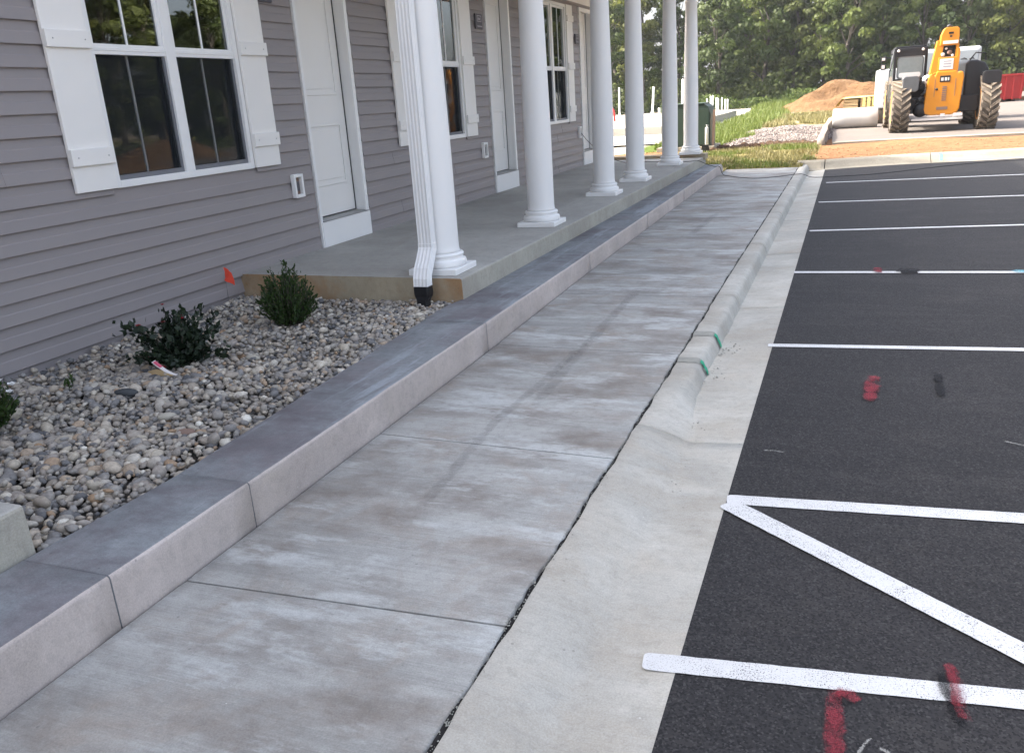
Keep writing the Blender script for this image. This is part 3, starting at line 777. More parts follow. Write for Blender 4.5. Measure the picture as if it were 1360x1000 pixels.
# ---- river rock bed
bed = empty('river_rock_bed', kind='structure')
MB().add([(-4.95,1.9,.125),(-2.72,1.9,.125),(-2.72,2.6,.125),(-2.86,5.8,.125),(-2.85,6.02,.125),(-4.95,6.02,.125)], [(0,1,2,3,4,5)]).build('bed_base', M['soil_under'], bed)
def ico(sub):
    b = bmesh.new(); bmesh.ops.create_icosphere(b, subdivisions=sub, radius=1)
    V = np.array([v.co[:] for v in b.verts]); F = np.array([[v.index for v in f.verts] for f in b.faces]); b.free(); return V, F
IV, IF = ico(2); IV1, IF1 = ico(1)
def stone_shape(V, k, amp=.22):
    g = np.random.default_rng(k); d = g.normal(size=(5,3)); d /= np.linalg.norm(d,axis=1)[:,None]; out = np.ones(len(V))
    for q in d: out += g.uniform(-amp,amp)*np.clip(V@q,-.2,1)
    # a few flattened sides
    W = V*out[:,None]
    for q in g.normal(size=(4,3)):
        q = q/np.linalg.norm(q); h = g.uniform(.72,.92); s = W@q; W = W-np.outer(np.clip(s-h,0,None)*.75, q)
    return W*np.array([g.uniform(.9,1.35), g.uniform(.75,1.0), g.uniform(.5,.8)])
hi_shapes = [stone_shape(IV1 if False else IV, k) for k in range(12)]
lo_shapes = [stone_shape(IV1, 50+k) for k in range(14)]
def bed_edge(y): return back_x(min(y,5.95))+.015
spots = []; st = .036
for y in np.arange(1.97, 5.98, st):
    for x in np.arange(-4.93, -2.66, st):
        px, py = x+random.uniform(-.015,.015), y+random.uniform(-.015,.015)
        if px < bed_edge(py)-.01:
            mound = .012*math.sin(px*3.1+py*2)+.010*math.sin(py*5-px*2)
            spots.append((px, py, .142+mound+random.uniform(-.006,.010), max(.013,min(.040,random.lognormvariate(math.log(.0172),.36)))))
for k in range(2600):
    py = random.uniform(1.98,5.95); px = random.uniform(-4.92, bed_edge(py)-.03)
    spots.append((px, py, .168+random.uniform(-.01,.012), max(.012,min(.036,random.lognormvariate(math.log(.0165),.30)))))
# the individually built stones: those that look largest from the viewpoint
def vis(s):
    dd = math.dist((0,0,1.65), s[:3]); c = M4.inverted() @ Vector(s[:3])
    px = 680+1110*c.x/-c.z; py = 500-1110*c.y/-c.z
    return s[3]/dd*(1 if 0 < px < 1360 and 0 < py < 1000 and s[2] > .136 else .01)
order = sorted(range(len(spots)), key=lambda i: -vis(spots[i])); big = set(order[:300])
st_me = []
for sh in hi_shapes: 
    me = np_mesh('stone', sh, IF, M['stone'], smooth=True); st_me.append(me)
for i in big:
    x, y, z, r = spots[i]; o = bpy.data.objects.new('stone', random.choice(st_me)); col.objects.link(o); o.parent = bed
    o.location = (x,y,z); o.scale = (r*random.uniform(1,1.25),)*3; o.rotation_euler = (random.gauss(0,.35),random.gauss(0,.35),random.uniform(0,6.28))
def rotm(ax, ay, az):
    from mathutils import Euler
    return np.array(Euler((ax,ay,az)).to_matrix())
Vs, Fs, Ts = [], [], []; n0 = 0
for i, (x,y,z,r) in enumerate(spots):
    if i in big: continue
    s = random.choice(lo_shapes)*(r*random.uniform(1,1.25)) @ rotm(random.gauss(0,.4),random.gauss(0,.4),random.uniform(0,6.28)).T+np.array([x,y,z])
    Vs.append(s); Fs.append(IF1+n0); n0 += len(s); Ts.append(np.full(len(s), random.random()))
link('small_stones', np_mesh('small_stones', np.concatenate(Vs), np.concatenate(Fs), M['stone_mass'], np.concatenate(Ts), True), bed, kind='stuff')
def single_stone(loc, s, rz, m, label, k=3):
    me = np_mesh('large_stone', stone_shape(IV, k), IF, m, smooth=True)
    o = link('large_stone', me, bed, label=label); o.location = loc; o.scale = s; o.rotation_euler = (.1,.1,rz)
single_stone((-3.86,3.50,.185), (.055,.05,.045), .4, M['dark_stone'], 'smooth dark slate coloured stone', 5)
single_stone((-3.93,3.86,.175), (.075,.05,.04), .2, M['wood'], 'long tan stone under the rose bush', 6)
single_stone((-3.30,3.22,.178), (.045,.028,.03), .9, M['cream'], 'pale cream elongated stone', 8)
single_stone((-3.02,3.05,.180), (.050,.034,.03), .5, M['brown_box'], 'rust brown stone near the step', 9)
single_stone((-3.55,4.28,.178), (.045,.026,.03), .2, M['cream'], 'white stone right of the rose bush', 4)

# ---- plants
def leaves(pts, nrm, size, asp=.5, jit=.5):
    """oriented leaf quads (folded rhombus) around points"""
    n = len(pts); d = nrm+rng.normal(size=(n,3))*jit; d /= np.linalg.norm(d,axis=1)[:,None]
    a = np.cross(d, rng.normal(size=(n,3))); a /= np.linalg.norm(a,axis=1)[:,None]+1e-9
    s = size*rng.uniform(.6,1.3,n)[:,None]; c = pts
    V = np.stack([c-a*s*asp*.5+d*s*.15*0, c-d*s*.5, c+a*s*asp*.5, c+d*s*.5], 1).reshape(-1,3)
    F = np.arange(4*n).reshape(n,4); T = np.repeat(rng.random(n), 4)
    return V, F, T
# rose bush
TIPS = []
rb = empty('rose_bush', (-3.97,4.10,.17), label='dark leaved rose bush with small red blooms, a tag at its foot', cat='shrub')
P_, N_ = [], []; stem = MB()
for k in range(46):
    az = random.uniform(0,6.28); el = random.uniform(.30,1.50); L = random.uniform(.22,.38)*(.66+.52*math.sin(el))
    d = Vector((math.cos(az)*math.cos(el),math.sin(az)*math.cos(el),math.sin(el)))
    pp = [d*(L*t)+Vector((0,0,-.05*t*t)) for t in (0,.35,.7,1)]; stem.tube(pp, .004, 5, r1=.0015)
    TIPS.append((d*L+Vector((0,0,-.04)))[:])
    for j in range(52):
        t = random.uniform(.15,1.05); p = d*(L*t)+Vector((0,0,-.05*t*t))+Vector(np.random.default_rng(k*99+j).normal(size=3)*.017); P_.append(p[:]); N_.append((d+Vector((0,0,.2)))[:])
for j in range(120):   # low shoot reaching left
    t = random.random(); p = Vector((-.36*t,-.07*t,.10+.16*t))+Vector((random.gauss(0,.03),random.gauss(0,.03),random.gauss(0,.03))); P_.append(p[:]); N_.append((-.6,0,.6))
stem.tube([(0,0,.02),(-.18,-.03,.17),(-.36,-.07,.25)], .004, 5); stem.build('stem', M['bark'], rb)
V, F, T = leaves(np.array(P_), np.array(N_), .050, .6, .7); link('foliage', np_mesh('foliage', V, F, M['rose'], T), rb)
def flower(parent, p, r, name='flower', m=None):
    b = MB()
    for k in range(9):
        a = k*2.4; e = .3+k*.1; rr = r*(1-.06*k)
        c = Vector((math.cos(a)*math.cos(e), math.sin(a)*math.cos(e), math.sin(e))); t = Vector((-math.sin(a),math.cos(a),0)); q = Vector(p)
        b.add([q[:], (q+c*rr*.7+t*rr*.5)[:], (q+c*rr*1.1)[:], (q+c*rr*.7-t*rr*.5)[:]], [(0,1,2,3)])
    b.build(name, m or M['flower'], parent)
TIPS.sort(key=lambda p: p[1]*.8-p[2]*.6)
for p, r in zip(TIPS[:14:2], (.026,.018,.022,.016,.024,.018,.02)): flower(rb, p, r)
# plant tag
tg = empty('plant_tag', (-3.84,3.80,.195), R(12), label='curled plant tag with pink print lying at the foot of the rose bush', cat='plant tag')
rows = [[(-.05+.012*math.sin(t*3), -.02+.05*u, .055-.055*math.sin(min(1,t)*1.57)+.0) if False else (-.06+.15*t, -.022+.044*u*(1-.45*t), (.085*(1-t)**1.8+.004)) for u in (0,.5,1)] for t in np.linspace(0,1,9)]
MB().grid(rows, True).build('card', M['sticker'], tg)
rows = [[(-.058+.15*t-.001, -.016+.032*u, .085*(1-t)**1.8+.0065) for u in (0,.5,1)] for t in np.linspace(.03,.30,5)]
MB().grid(rows, True).build('picture', simple('pink_print', (.55,.10,.16), .5), tg)
# upright box shrub
bx_ = empty('boxwood_shrub', (-3.86,5.14,.17), label='upright bright green box shrub in the stones by the porch end', cat='shrub')
P_, N_ = [], []; stem = MB()
for k in range(210):
    az = random.uniform(0,6.28); rr = random.random()**.6*.19; lean = rr*1.0
    h = .37*(1-.62*(rr/.2)**2)*random.choice([.7,.85,.95,1.0,1.1,1.28])
    b0 = Vector((math.cos(az)*rr*.45, math.sin(az)*rr*.45, 0)); b1 = Vector((math.cos(az)*rr*1.22, math.sin(az)*rr*1.22, h))
    stem.tube([b0[:], ((b0+b1)/2)[:], b1[:]], .003, 4, r1=.001)
    for j in range(30):
        t = random.uniform(.12,1.03); p = b0+(b1-b0)*t; P_.append((p.x+random.gauss(0,.008),p.y+random.gauss(0,.008),p.z)); N_.append((math.cos(az)*.5,math.sin(az)*.5,1.0))
stem.build('stem', M['bark'], bx_)
V, F, T = leaves(np.array(P_), np.array(N_), .031, .45, .45); link('foliage', np_mesh('foliage', V, F, M['box'], T), bx_)
# shrub at the left edge
ls = empty('white_flowered_shrub', (-4.12,2.86,.17), label='green shrub with white blooms, cut by the left picture edge', cat='shrub')
P_, N_ = [], []; stem = MB()
for k in range(60):
    az = random.uniform(0,6.28); rr = random.random()**.5*.15; h = random.uniform(.12,.24)
    b1 = Vector((math.cos(az)*rr, math.sin(az)*rr, h)); stem.tube([(0,0,0),(b1*.6)[:],b1[:]], .003, 4, r1=.001)
    for j in range(22):
        t = random.uniform(.25,1.02); p = b1*t; P_.append((p.x+random.gauss(0,.012),p.y+random.gauss(0,.012),p.z)); N_.append((math.cos(az)*.5,math.sin(az)*.5,.8))
stem.build('stem', M['bark'], ls); V, F, T = leaves(np.array(P_), np.array(N_), .034, .5, .5); link('foliage', np_mesh('foliage', V, F, M['box'], T), ls)
for p, r in (((.09,.08,.235),.035),((.13,.03,.215),.03),((.02,.06,.255),.035)): flower(ls, p, r, m=M['pvc'])
# weed sprout
ws = empty('weed_sprout', (-4.32,3.52,.165), label='tiny green weed sprouting between the stones', cat='weed')
P_ = rng.normal(size=(26,3))*np.array([.015,.015,.02])+np.array([0,0,.045]); V, F, T = leaves(P_, np.tile([0,0,1.],(26,1)), .038, .35, .5)
link('foliage', np_mesh('foliage', V, F, M['box'], T), ws)
# utility flag
fg = empty('marker_flag', (-4.90,5.72,.15), label='small orange marker flag on a wire by the siding', cat='flag')
MB().tube([(0,0,0),(.005,0,.2),(0,0,.33)], .0022, 5).build('wire', M['wire'], fg)
rows = [[(0+.07*u, .012*math.sin(u*5+t*4)+.02*u, .33-.02*0-.115*t*(1-.0*u)-.05*u) for u in np.linspace(0,1,5)] for t in np.linspace(0,1,4)]
MB().grid(rows, True).build('pennant', M['flag'], fg)

# ---- power cord
cd = MB(); from mathutils import geometry
cp = [(-4.90,16.70,1.0),(-4.80,16.74,.86),(-4.62,16.85,.66),(-4.40,17.05,.48),(-4.2,17.25,.37),(-3.9,17.3,.362),(-3.45,17.1,.358),(-3.0,16.95,.355),(-2.78,17.05,.352),(-2.69,17.25,.345),(-2.55,17.5,.25),(-2.42,17.62,.19),(-2.32,17.70,.17),(-2.26,17.70,.03),(-2.1,17.45,.008),(-1.58,16.85,.008),(-1.15,17.05,.008),(-.80,17.40,.012),(-.70,17.6,-.02),(-.55,17.75,-.09),(-.25,17.70,-.088),(.3,17.9,-.09),(.84,18.22,-.09),(1.9,19.2,-.09),(3.03,19.95,-.09),(4.5,20.1,-.09)]
pts = []
for i in range(len(cp)-1):
    p0,p1,p2,p3 = (Vector(cp[max(0,i-1)]),Vector(cp[i]),Vector(cp[i+1]),Vector(cp[min(len(cp)-1,i+2)]))
    for t in np.linspace(0,1,6)[:-1]:
        pts.append((.5*((2*p1)+(p2-p0)*t+(2*p0-5*p1+4*p2-p3)*t*t+(3*p1-p0-3*p2+p3)*t**3))[:])
cd.tube(pts, .006, 6); cd.build('power_cord', M['cord'], label='black cord trailing from the wall across porch, walk and asphalt', cat='cord')

# ---- utility cabinet beyond the porch
uc = empty('utility_cabinet', (-4.05,24.3,.12), label='dark green utility cabinet behind the last porch columns', cat='utility cabinet')
MB().box(-.78,.78,-.55,.75,-.05,.10).build('pad', M['lit_concrete'], uc, .01)
MB().prism([(-.66,.101),(.66,.101),(.66,.92),(.60,1.12),(.50,1.19),(-.66,1.19)], -.45, .55, 'xz').build('body', M['cabinet'], uc, .012)
MB().box(-.67,.50,-.48,.56,1.192,1.225).build('lid', M['cabinet'], uc, .01)
for a, b in ((-.63,-.015),(.015,.62)): MB().box(a,b,-.472,-.452,.16,1.08).build('cabinet_door', M['cabinet'], uc, .006)
MB().box(-.05,.05,-.49,-.473,1.0,1.06).build('label_plate', M['platelight'], uc)
def small(name, mb, m, loc, label, cat, group=None, rot=(0,0,0)):
    o = mb.build(name, m, label=label, cat=cat, group=group); o.location = loc; o.rotation_euler = rot; return o
small('wooden_stake', MB().box(-.03,.03,-.02,.02,0,1.05), M['stake'], (-3.34,24.0,.1), 'pinkish wooden stake right of the green cabinet', 'stake', rot=(0,.03,0))
pp_ = small('conduit_riser', MB().tube([(0,0,0),(0,0,.62),(.01,0,.68)], .045, 10), M['pvc'], (-3.43,23.5,.1), 'short white conduit riser beside the green cabinet', 'pipe')
small('junction_box', MB().box(-.09,.09,-.06,.06,0,.20).box(-.06,.06,-.075,-.061,.05,.15), M['black_mach'], (-3.40,23.1,.1), 'small black box on the ground by the white riser', 'box')

ORD = ['first','second','third','fourth','fifth','sixth','seventh','last']
# ---- foundation slab, pipes
road = MB().add([(-60,30.5,.130),(-5.55,30.5,.130),(-5.45,40,.130),(-5.2,70,.130),(-60,70,.130)], [(0,1,2,3,4)]).build('pale_road', M['pale_road'], kind='structure')
fs = MB().box(-16,-5.9,33.5,52,-.1,.46).build('foundation_slab', M['pale_road'], None, .02, label='pale concrete foundation slab with pipe stubs beyond the porch', cat='foundation slab')
pa = MB(); pa.add([(-16,26.6,.165),(-5.25,27.0,.165),(-5.5,33.4,.165),(-16,33.4,.165)], [(0,1,2,3)]); pa.build('pale_apron', M['pale_road'], kind='structure')
for (x, y, h, r, lean, lab) in ((-11.08,45,1.62,.042,.0,'tall white pipe left of the fourth porch column'),(-9.36,45,1.55,.055,.06,'tall leaning white pipe right of the fourth porch column'),(-7.83,45,1.82,.055,.03,'tallest white pipe, between the fifth and last porch columns')):
    small('standpipe', MB().tube([(0,0,0),(0,0,.35),(0,0,h)], r, 10).lathe([(r*1.6,0),(r*1.6,.3),(r*1.05,.36)], (0,0,0), 12), M['pvc'], (x,y,.46), lab, 'pipe', 'tall white standpipes', (0,lean,0))
small('red_pipe', MB().tube([(0,0,0),(-.03,0,.5),(-.22,0,.8)], .05, 8), M['red_pipe'], (-11.0,43.6,.46), 'bent red pipe rising from the foundation slab', 'pipe')
for i, (x, y, h) in enumerate(((-8.75,60,1.0),(-8.55,60.3,1.15),(-8.38,60,1.2),(-8.2,60.5,1.05),(-8.02,60,1.0),(-7.8,60.2,1.02),(-7.55,60,.9),(-7.40,60,.9))):
    small('pipe_stub', MB().tube([(0,0,0),(0,0,h*.6),(0,0,h)], .05, 8), M['pvc'], (x,y,.12), ORD[i]+' white pipe stub from the left in the row right of the green cabinet', 'pipe', 'row of white pipe stubs')
for i, (x, y, h) in enumerate(((-11.6,44,.5),(-10.6,44.5,.7),(-10.4,44.2,.45),(-9.75,44.2,.5),(-8.95,44.8,.5),(-8.5,44.1,.45))):
    small('low_pipe_stub', MB().tube([(0,0,0),(0,0,h*.6),(0,0,h)], .06, 8), M['pvc'] if i != 3 else M['red_pipe'], (x,y,.46), ORD[i]+' low white pipe stub from the left on the foundation slab' if i != 3 else 'low red pipe stub on the foundation slab', 'pipe', 'low pipe stubs on the slab' if i != 3 else None)

# ---- mounds
def mound(name, cx, cy, rx, ry, h, m, label, cat, seed=1, n=44, sharp=1.4):
    g = np.random.default_rng(seed); ph = g.uniform(0,6.28,(14,)); fr = g.uniform(.6,3.4,(14,2))*g.choice([-1,1],(14,2))
    rows = []
    for i in range(n+1):
        r = []
        for j in range(n+1):
            u, v = -1+2*i/n, -1+2*j/n; d = math.hypot(u, v); e = max(0, 1-d**1.5)
            w = sum(math.sin(fr[k][0]*u*4+fr[k][1]*v*4+ph[k])*(.06 if k < 7 else .025) for k in range(14))
            z = h*(e**(1/sharp))*(1+w*1.1)-.06
            r.append((u*rx, v*ry, z))
        rows.append(r)
    o = MB().grid(rows, True).build(name, m, label=label, cat=cat); o.location = (cx,cy,.1); return o
mound('dirt_mound', .35, 57, 4.6, 4.5, 1.5, M['dirt'], 'heap of orange dirt in front of the trees', 'dirt mound', 3, sharp=1.15)
mound('dirt_mound', 18.5, 24.5, 4.2, 4.6, .62, M['dirt'], 'brown dirt heap across the lot, outside the picture on the right', 'dirt mound', 5)
mound('dirt_mound', 19.5, 32.0, 3.0, 3.0, .85, M['dirt'], 'taller brown dirt heap across the lot, mirrored in the window', 'dirt mound', 8)
mound('dirt_mound', 11.5, 52.5, 4.0, 2.0, .45, M['dirt'], 'low spread of orange dirt right of the red skip', 'dirt mound', 9)
# crushed stone pile
gp = mound('gravel_pile', -1.85, 29.5, 1.95, 6.2, .24, simple('stone_dust', (.21,.175,.155), .95, scale=20, var=.3, bump=.5), 'low spread pile of pinkish crushed stone beside the grass', 'gravel pile', 11)
def mz(o, x, y):
    u, v = x, y; return u
Vs, Fs, Ts = [], [], []; n0 = 0
gv = np.array([v.co[:] for v in gp.data.vertices])
for k in range(6500):
    i = random.randrange(len(gv)); p = gv[i]+np.array([random.uniform(-.05,.05),random.uniform(-.14,.14),.01])
    if p[2] < .0: continue
    s = random.choice(lo_shapes)*random.uniform(.018,.042) @ rotm(random.random()*6,random.random()*6,0).T+p
    Vs.append(s); Fs.append(IF1+n0); n0 += len(s); Ts.append(np.full(len(s), random.random()))
link('crushed_stones', np_mesh('crushed_stones', np.concatenate(Vs), np.concatenate(Fs), M['crushed'], np.concatenate(Ts)), gp, kind='stuff')
# soil clods
Vs, Fs = [], []; n0 = 0
for k in range(260):
    x = random.uniform(-3.5,-1.0) if k < 220 else random.uniform(-.9,-.5); y = 24.4+random.gauss(0,.25) if k < 220 else 23.9+random.gauss(0,.15)
    s = random.choice(lo_shapes)*random.uniform(.04,.12)+np.array([x,y,tz(x,y)+.02]); Vs.append(s); Fs.append(IF1+n0); n0 += len(s)
link('soil_clods', np_mesh('soil_clods', np.concatenate(Vs), np.concatenate(Fs), simple('dark_soil', (.085,.05,.03), .95, var=.4)), kind='stuff')

Vs, Fs = [], []; n0 = 0
for k in range(450):
    x = random.uniform(-.5,8); y = ystart(x)+random.uniform(.05,2.6)
    q = random.choice(lo_shapes)*random.uniform(.010,.034)+np.array([x,y,tz(x,y)]); Vs.append(q); Fs.append(IF1+n0); n0 += len(q)
link('dirt_clods', np_mesh('dirt_clods', np.concatenate(Vs), np.concatenate(Fs), simple('dirt_clod', (.25,.145,.08), .95, var=.25)), kind='stuff')
# grass
def blades(n, fx, m, name, hmin, hmax, w=.012):
    P = []
    while len(P) < n:
        q = fx()
        if q: P.append(q)
    P = np.array(P); n = len(P); z = np.array([tz(x,y) for x,y in P])
    h = rng.uniform(hmin,hmax,n); az = rng.uniform(0,6.28,n); le = rng.uniform(.1,.7,n)*h
    b = np.column_stack([P,z-.01]); t = b+np.column_stack([np.cos(az)*le,np.sin(az)*le,h]); sd = np.column_stack([-np.sin(az),np.cos(az),np.zeros(n)])*w
    V = np.stack([b-sd,b+sd,t],1).reshape(-1,3); F = np.arange(3*n).reshape(n,3)
    link(name, np_mesh(name, V, F, m, np.repeat(rng.random(n),3)), kind='stuff')
def rect(x0,x1,y0,y1,cond=None):
    def f():
        x, y = random.uniform(x0,x1), random.uniform(y0,y1)
        if cond and not cond(x,y): return None
        return (x,y)
    return f
blades(9000, rect(-3.4,-.55,19.15,24.2, lambda x,y: y > ystart(x)+.05 and nz(x*2,y*2) > -.9), M['straw'], 'dry_grass', .03, .10)
blades(3500, rect(-3.4,-.6,19.1,24.0, lambda x,y: y > ystart(x)+.05 and nz(x*1.5+3,y*1.5) > .3), M['grass'], 'green_grass', .04, .12)
blades(9000, rect(-5.2,-2.6,24.9,36, lambda x,y: x < -3.1+nz(x,y)*.25 and x > -5.15), M['grass'], 'tall_grass', .08, .30, .018)
blades(9000, rect(-5.1,-2.6,36.5,70, lambda x,y: x < -3.1+nz(x,y)*.3), M['grass'], 'rough_grass', .10, .40, .03)
blades(6000, rect(-3,-.6,35,50, lambda x,y: nz(x*1.3,y) > .1), M['straw'], 'straw_grass', .06, .25, .025)
blades(9000, rect(-6,9,60,74), M['grass'], 'far_grass', .2, .6, .05)
blades(1600, rect(-6.8,-3.3,18.6,24, lambda x,y: nz(x*2,y*2) > .3), M['straw'], 'sparse_grass', .03, .09)

# ---- far road on the right with the site things
fr_ = MB(); fr_.add([(-.30,24.1,.170),(4.2,24.6,.170),(40,33,.170),(60,75,.170),(5,75,.170),(3,47,.170),(-.40,33.5,.170)], [(0,1,2,3,4,5,6)]); fr_.build('far_road', M['far_asphalt'], kind='structure')
ek = MB(); ek.loft([[(x,y-.10,.0),(x,y-.10,.17),(x,y-.07,.185),(x,y+.04,.185),(x,y+.05,.0)] for x,y in ((-.28,23.75),(.0,23.98),(.4,24.1),(4.2,24.6),(12,26.4),(24,29.2))]); ek.build('road_edge', M['lit_concrete'], kind='structure')
lg = MB(); lg.loft([[(-.66+dx, y, .06), (-.64+dx,y,.34+dz), (-.58+dx,y,.39+dz), (-.48+dx,y,.38+dz), (-.44+dx,y,.06)] for y,dx,dz in ((23.3,.0,-.12),(23.6,0,0),(26,.02,.02),(29,-.02,0),(33,.03,.01),(35.5,.02,0))], True)
lg.build('edge_timber', M['silver_log'], label='long weathered timber lying along the left road edge', cat='timber')
rl = empty('plastic_roll', (.30,31.0,.155), R(2), label='white plastic covered roll lying on the road left of the loader', cat='roll')
m = MB(); m.lathe([(.05,-.70),(.30,-.70),(.325,-.66),(.33,-.3),(.32,.0),(.33,.35),(.325,.64),(.30,.67),(.05,.67)], (0,0,.32), 28, 'x'); m.build('wrapped_roll', M['roll'], rl)
m = MB(); m.lathe([(.10,-.725),(.10,.70)], (0,0,.32), 16, 'x'); m.build('core_tube', M['stake'], rl)
lb = empty('lumber_stack', (.62,37.4,.15), R(-3), label='stack of lumber under a yellow cover behind the white roll', cat='lumber stack')
for k in range(6):
    for j in range(2 if k < 2 else 3):
        x0 = -.68+j*.62*(1 if k >= 2 else 1.1)
        MB().box(x0+.01,x0+.54,-1.2,1.2+.08*random.random(),.12+.12*k,.12+.12*k+.105).build('plank_bundle', M['wood'] if k != 2 else M['brown_box'], lb, .006)
for x in (-.5,.1,.7): MB().box(x,x+.1,-1.1,1.1,0,.115).build('bearer', M['wood'], lb)
rows = [[(-.98+.0*v, -1.32+2.6*v, .55), (-.86, -1.32+2.6*v, .72),(-.72,-1.30+2.6*v,.87+.01*math.sin(v*9)),(0,-1.30+2.6*v,.885+.02*math.sin(v*7)),(.60,-1.3+2.6*v,.90+.02*math.cos(v*8)),(1.25,-1.3+2.6*v,.89)] for v in np.linspace(0,1,10)]
MB().grid(rows, True).build('cover_sheet', M['yellow'], lb)
for k in range(7): MB().box(.02+k*.17,.02+k*.17+.10,-1.33,-1.305,.55-.04*(k%2),.87).build('cover_strip', M['yellow'], lb, label='hanging flap of the cover')

# ---- telehandler
TL = empty('telescopic_loader', (2.47,27.15,.15), R(1), label='orange boomed telescopic loader with big dusty tyres on the far road', cat='loader')
def wheel(x, y, steer=0):
    w = empty('wheel', (x,y,.72), steer); w.parent = TL
    MB().lathe([(.40,-.20),(.62,-.225),(.665,-.19),(.672,0),(.665,.19),(.62,.225),(.40,.20)], (0,0,0), 36, 'x').build('tyre', M['tyre_core'], w)
    lug = MB()
    for k in range(22):
        a = 2*math.pi*k/22
        for s in (-1, 1):
            a0 = a+(0 if s > 0 else math.pi/22); P = []
            for (xx, da) in ((.235*s,-.17),(.235*s,-.05),(.0*s,.20),(.0*s,.10)):
                for rr in (.655,.725): P.append((xx, rr*math.cos(a0+da), rr*math.sin(a0+da)))
            lug.add(P, [(1,3,5,7),(0,1,3,2),(2,3,5,4),(4,5,7,6),(6,7,1,0)])
    lug.build('tread', M['tyre'], w)
    for s in (-1,1):
        MB().lathe([(.05,.10*s),(.22,.10*s),(.34,.17*s),(.405,.206*s),(.44,.212*s),(.44,.15*s),(.05,.09*s)], (0,0,0), 28, 'x').build('rim', M['orange'], w)
    return w
for x in (-1.08, 1.13):
    for y in (0, 3.1): wheel(x, y)
MB().box(-.85,.9,-.15,3.3,.52,.95).box(-1.0,1.0,-.10,.10,.60,.82).box(-1.0,1.0,3.0,3.2,.60,.82).box(-.5,.35,-.25,.1,.50,.70).build('chassis', M['black_mach'], TL, .02)
hy = MB()
for x, z in ((-.62,.55),(-.48,.72),(-.38,.48),(-.66,.85),(-.55,1.02),(-.44,1.2),(-.50,1.38),(-.6,1.3)): hy.tube([(x,-.22,z),(x+.05,-.30,z+.05),(x+.12,-.2,z+.12)], .035, 8)
hy.build('hose_set', M['grey_mach'], TL)
ax = MB(); ax.lathe([(.14,-.2),(.2,-.1),(.2,.1),(.14,.2)], (-.55,-.14,.62), 16, 'y'); ax.build('axle_housing', M['black_mach'], TL)
MB().box(-.78,.52,-.40,-.34,.33,.39).build('rear_bar', M['lamp'], TL, .005)
for a, b in ((-.05,.06),(.28,.50)): MB().box(a,b,-.43,-.41,.42,.50).build('rear_plate', M['sticker'], TL)
# cab
cb = empty('cab', (0,0,0)); cb.parent = TL
c0, c1, cy0, cy1, cz0, cz1 = -1.28,-.40,.55,2.1,1.15,2.32
fr = MB()
for (x,y) in ((c0,cy0),(c1-.07,cy0),(c0,cy1-.07),(c1-.07,cy1-.07)): fr.box(x,x+.07,y,y+.07,cz0,cz1-.10)
fr.box(c0,c1,cy0,cy1,cz1-.10,cz1); fr.box(c0+.071,c1-.071,cy0,cy0+.06,cz1-.24,cz1-.101); fr.box(c0,c1,cy0-.002,cy0+.06,cz0,cz0+.34); fr.box(c0,c1,cy0+.07,cy1,cz0-.3,cz0+.25)
fr.build('cab_frame', M['black_mach'], cb, .015)
MB().box(c0+.04,c1-.04,cy0+.1,cy1-.1,cz1+.001,cz1+.05).build('cab_roof', M['black_mach'], cb, .02)
def rrect(x0,x1,z0,z1,r,n=5):
    P = []
    for (cx,cz,a0) in ((x1-r,z1-r,0),(x0+r,z1-r,90),(x0+r,z0+r,180),(x1-r,z0+r,270)):
        for k in range(n+1): a = R(a0+90*k/n); P.append((cx+r*math.cos(a), cz+r*math.sin(a)))
    return P
MB().prism(rrect(c0+.09,c1-.09,cz0+.33,cz1-.23,.09), cy0-.018, cy0-.006, 'xz').build('window_seal', M['grey_mach'], cb)
MB().prism(rrect(c0+.125,c1-.125,cz0+.365,cz1-.265,.07), cy0-.026, cy0-.019, 'xz').build('rear_window', M['cab_glass'], cb)
MB().prism(rrect(c0+.15,c1-.16,cz0+.37,cz0+.50,.05), cy0-.030, cy0-.0265, 'xz').build('truck_glimpse', M['truck'], cb)  # added pale panel on the glass, standing for the white truck seen through
MB().box(c0+.003-.012,c0-.001,cy0+.1,cy1-.1,cz0+.2,cz1-.15).build('side_window', M['cab_glass'], cb)
for x in (c0+.11,c1-.13): MB().lathe([(.035,0),(.04,.03),(.02,.04)], (x,cy0-.03,cz1-.07), 12, 'y').build('work_lamp', M['lamp'], cb)
MB().tube([(c0,cy0+.06,cz1-.05),(c0-.09,cy0-.02,cz0+.6),(c0-.14,cy0-.05,cz0-.1),(c0-.12,cy0-.02,cz0-.5)], .022, 8).build('grab_rail', M['grey_mach'], cb)
MB().tube([(c0,cy0+.3,cz1-.25),(c0-.2,cy0+.1,cz1-.22),(c0-.26,cy0+.0,cz1-.2)], .018, 8).build('mirror_arm', M['black_mach'], cb)
for z0, z1 in ((cz1-.34,cz1-.20),(cz1-.56,cz1-.40)): 
    mr = MB().box(c0-.34,c0-.2,cy0-.03,cy0+.03,z0,z1).build('mirror', M['black_mach'], cb, .02)
    MB().box(c0-.32,c0-.24,cy0-.037,cy0-.031,z0+.04,z1-.03).build('mirror_glass', M['lamp'], mr)
# boom
bo = empty('boom', (0,0,0)); bo.parent = TL
ys0 = -.35
low = [(-.48,.62),(-.44,.50),(-.30,.46),(.22,.46),(.36,.50),(.42,.62),(.47,1.45),(.44,1.58),(.36,1.60),(.30,1.56),(.26,1.62),(-.22,1.62),(-.26,1.50),(-.34,1.58),(-.40,1.52),(-.43,1.40)]
MB().prism(low, ys0, ys0+.42, 'xz').build('counterweight', M['orange'], bo, .03)
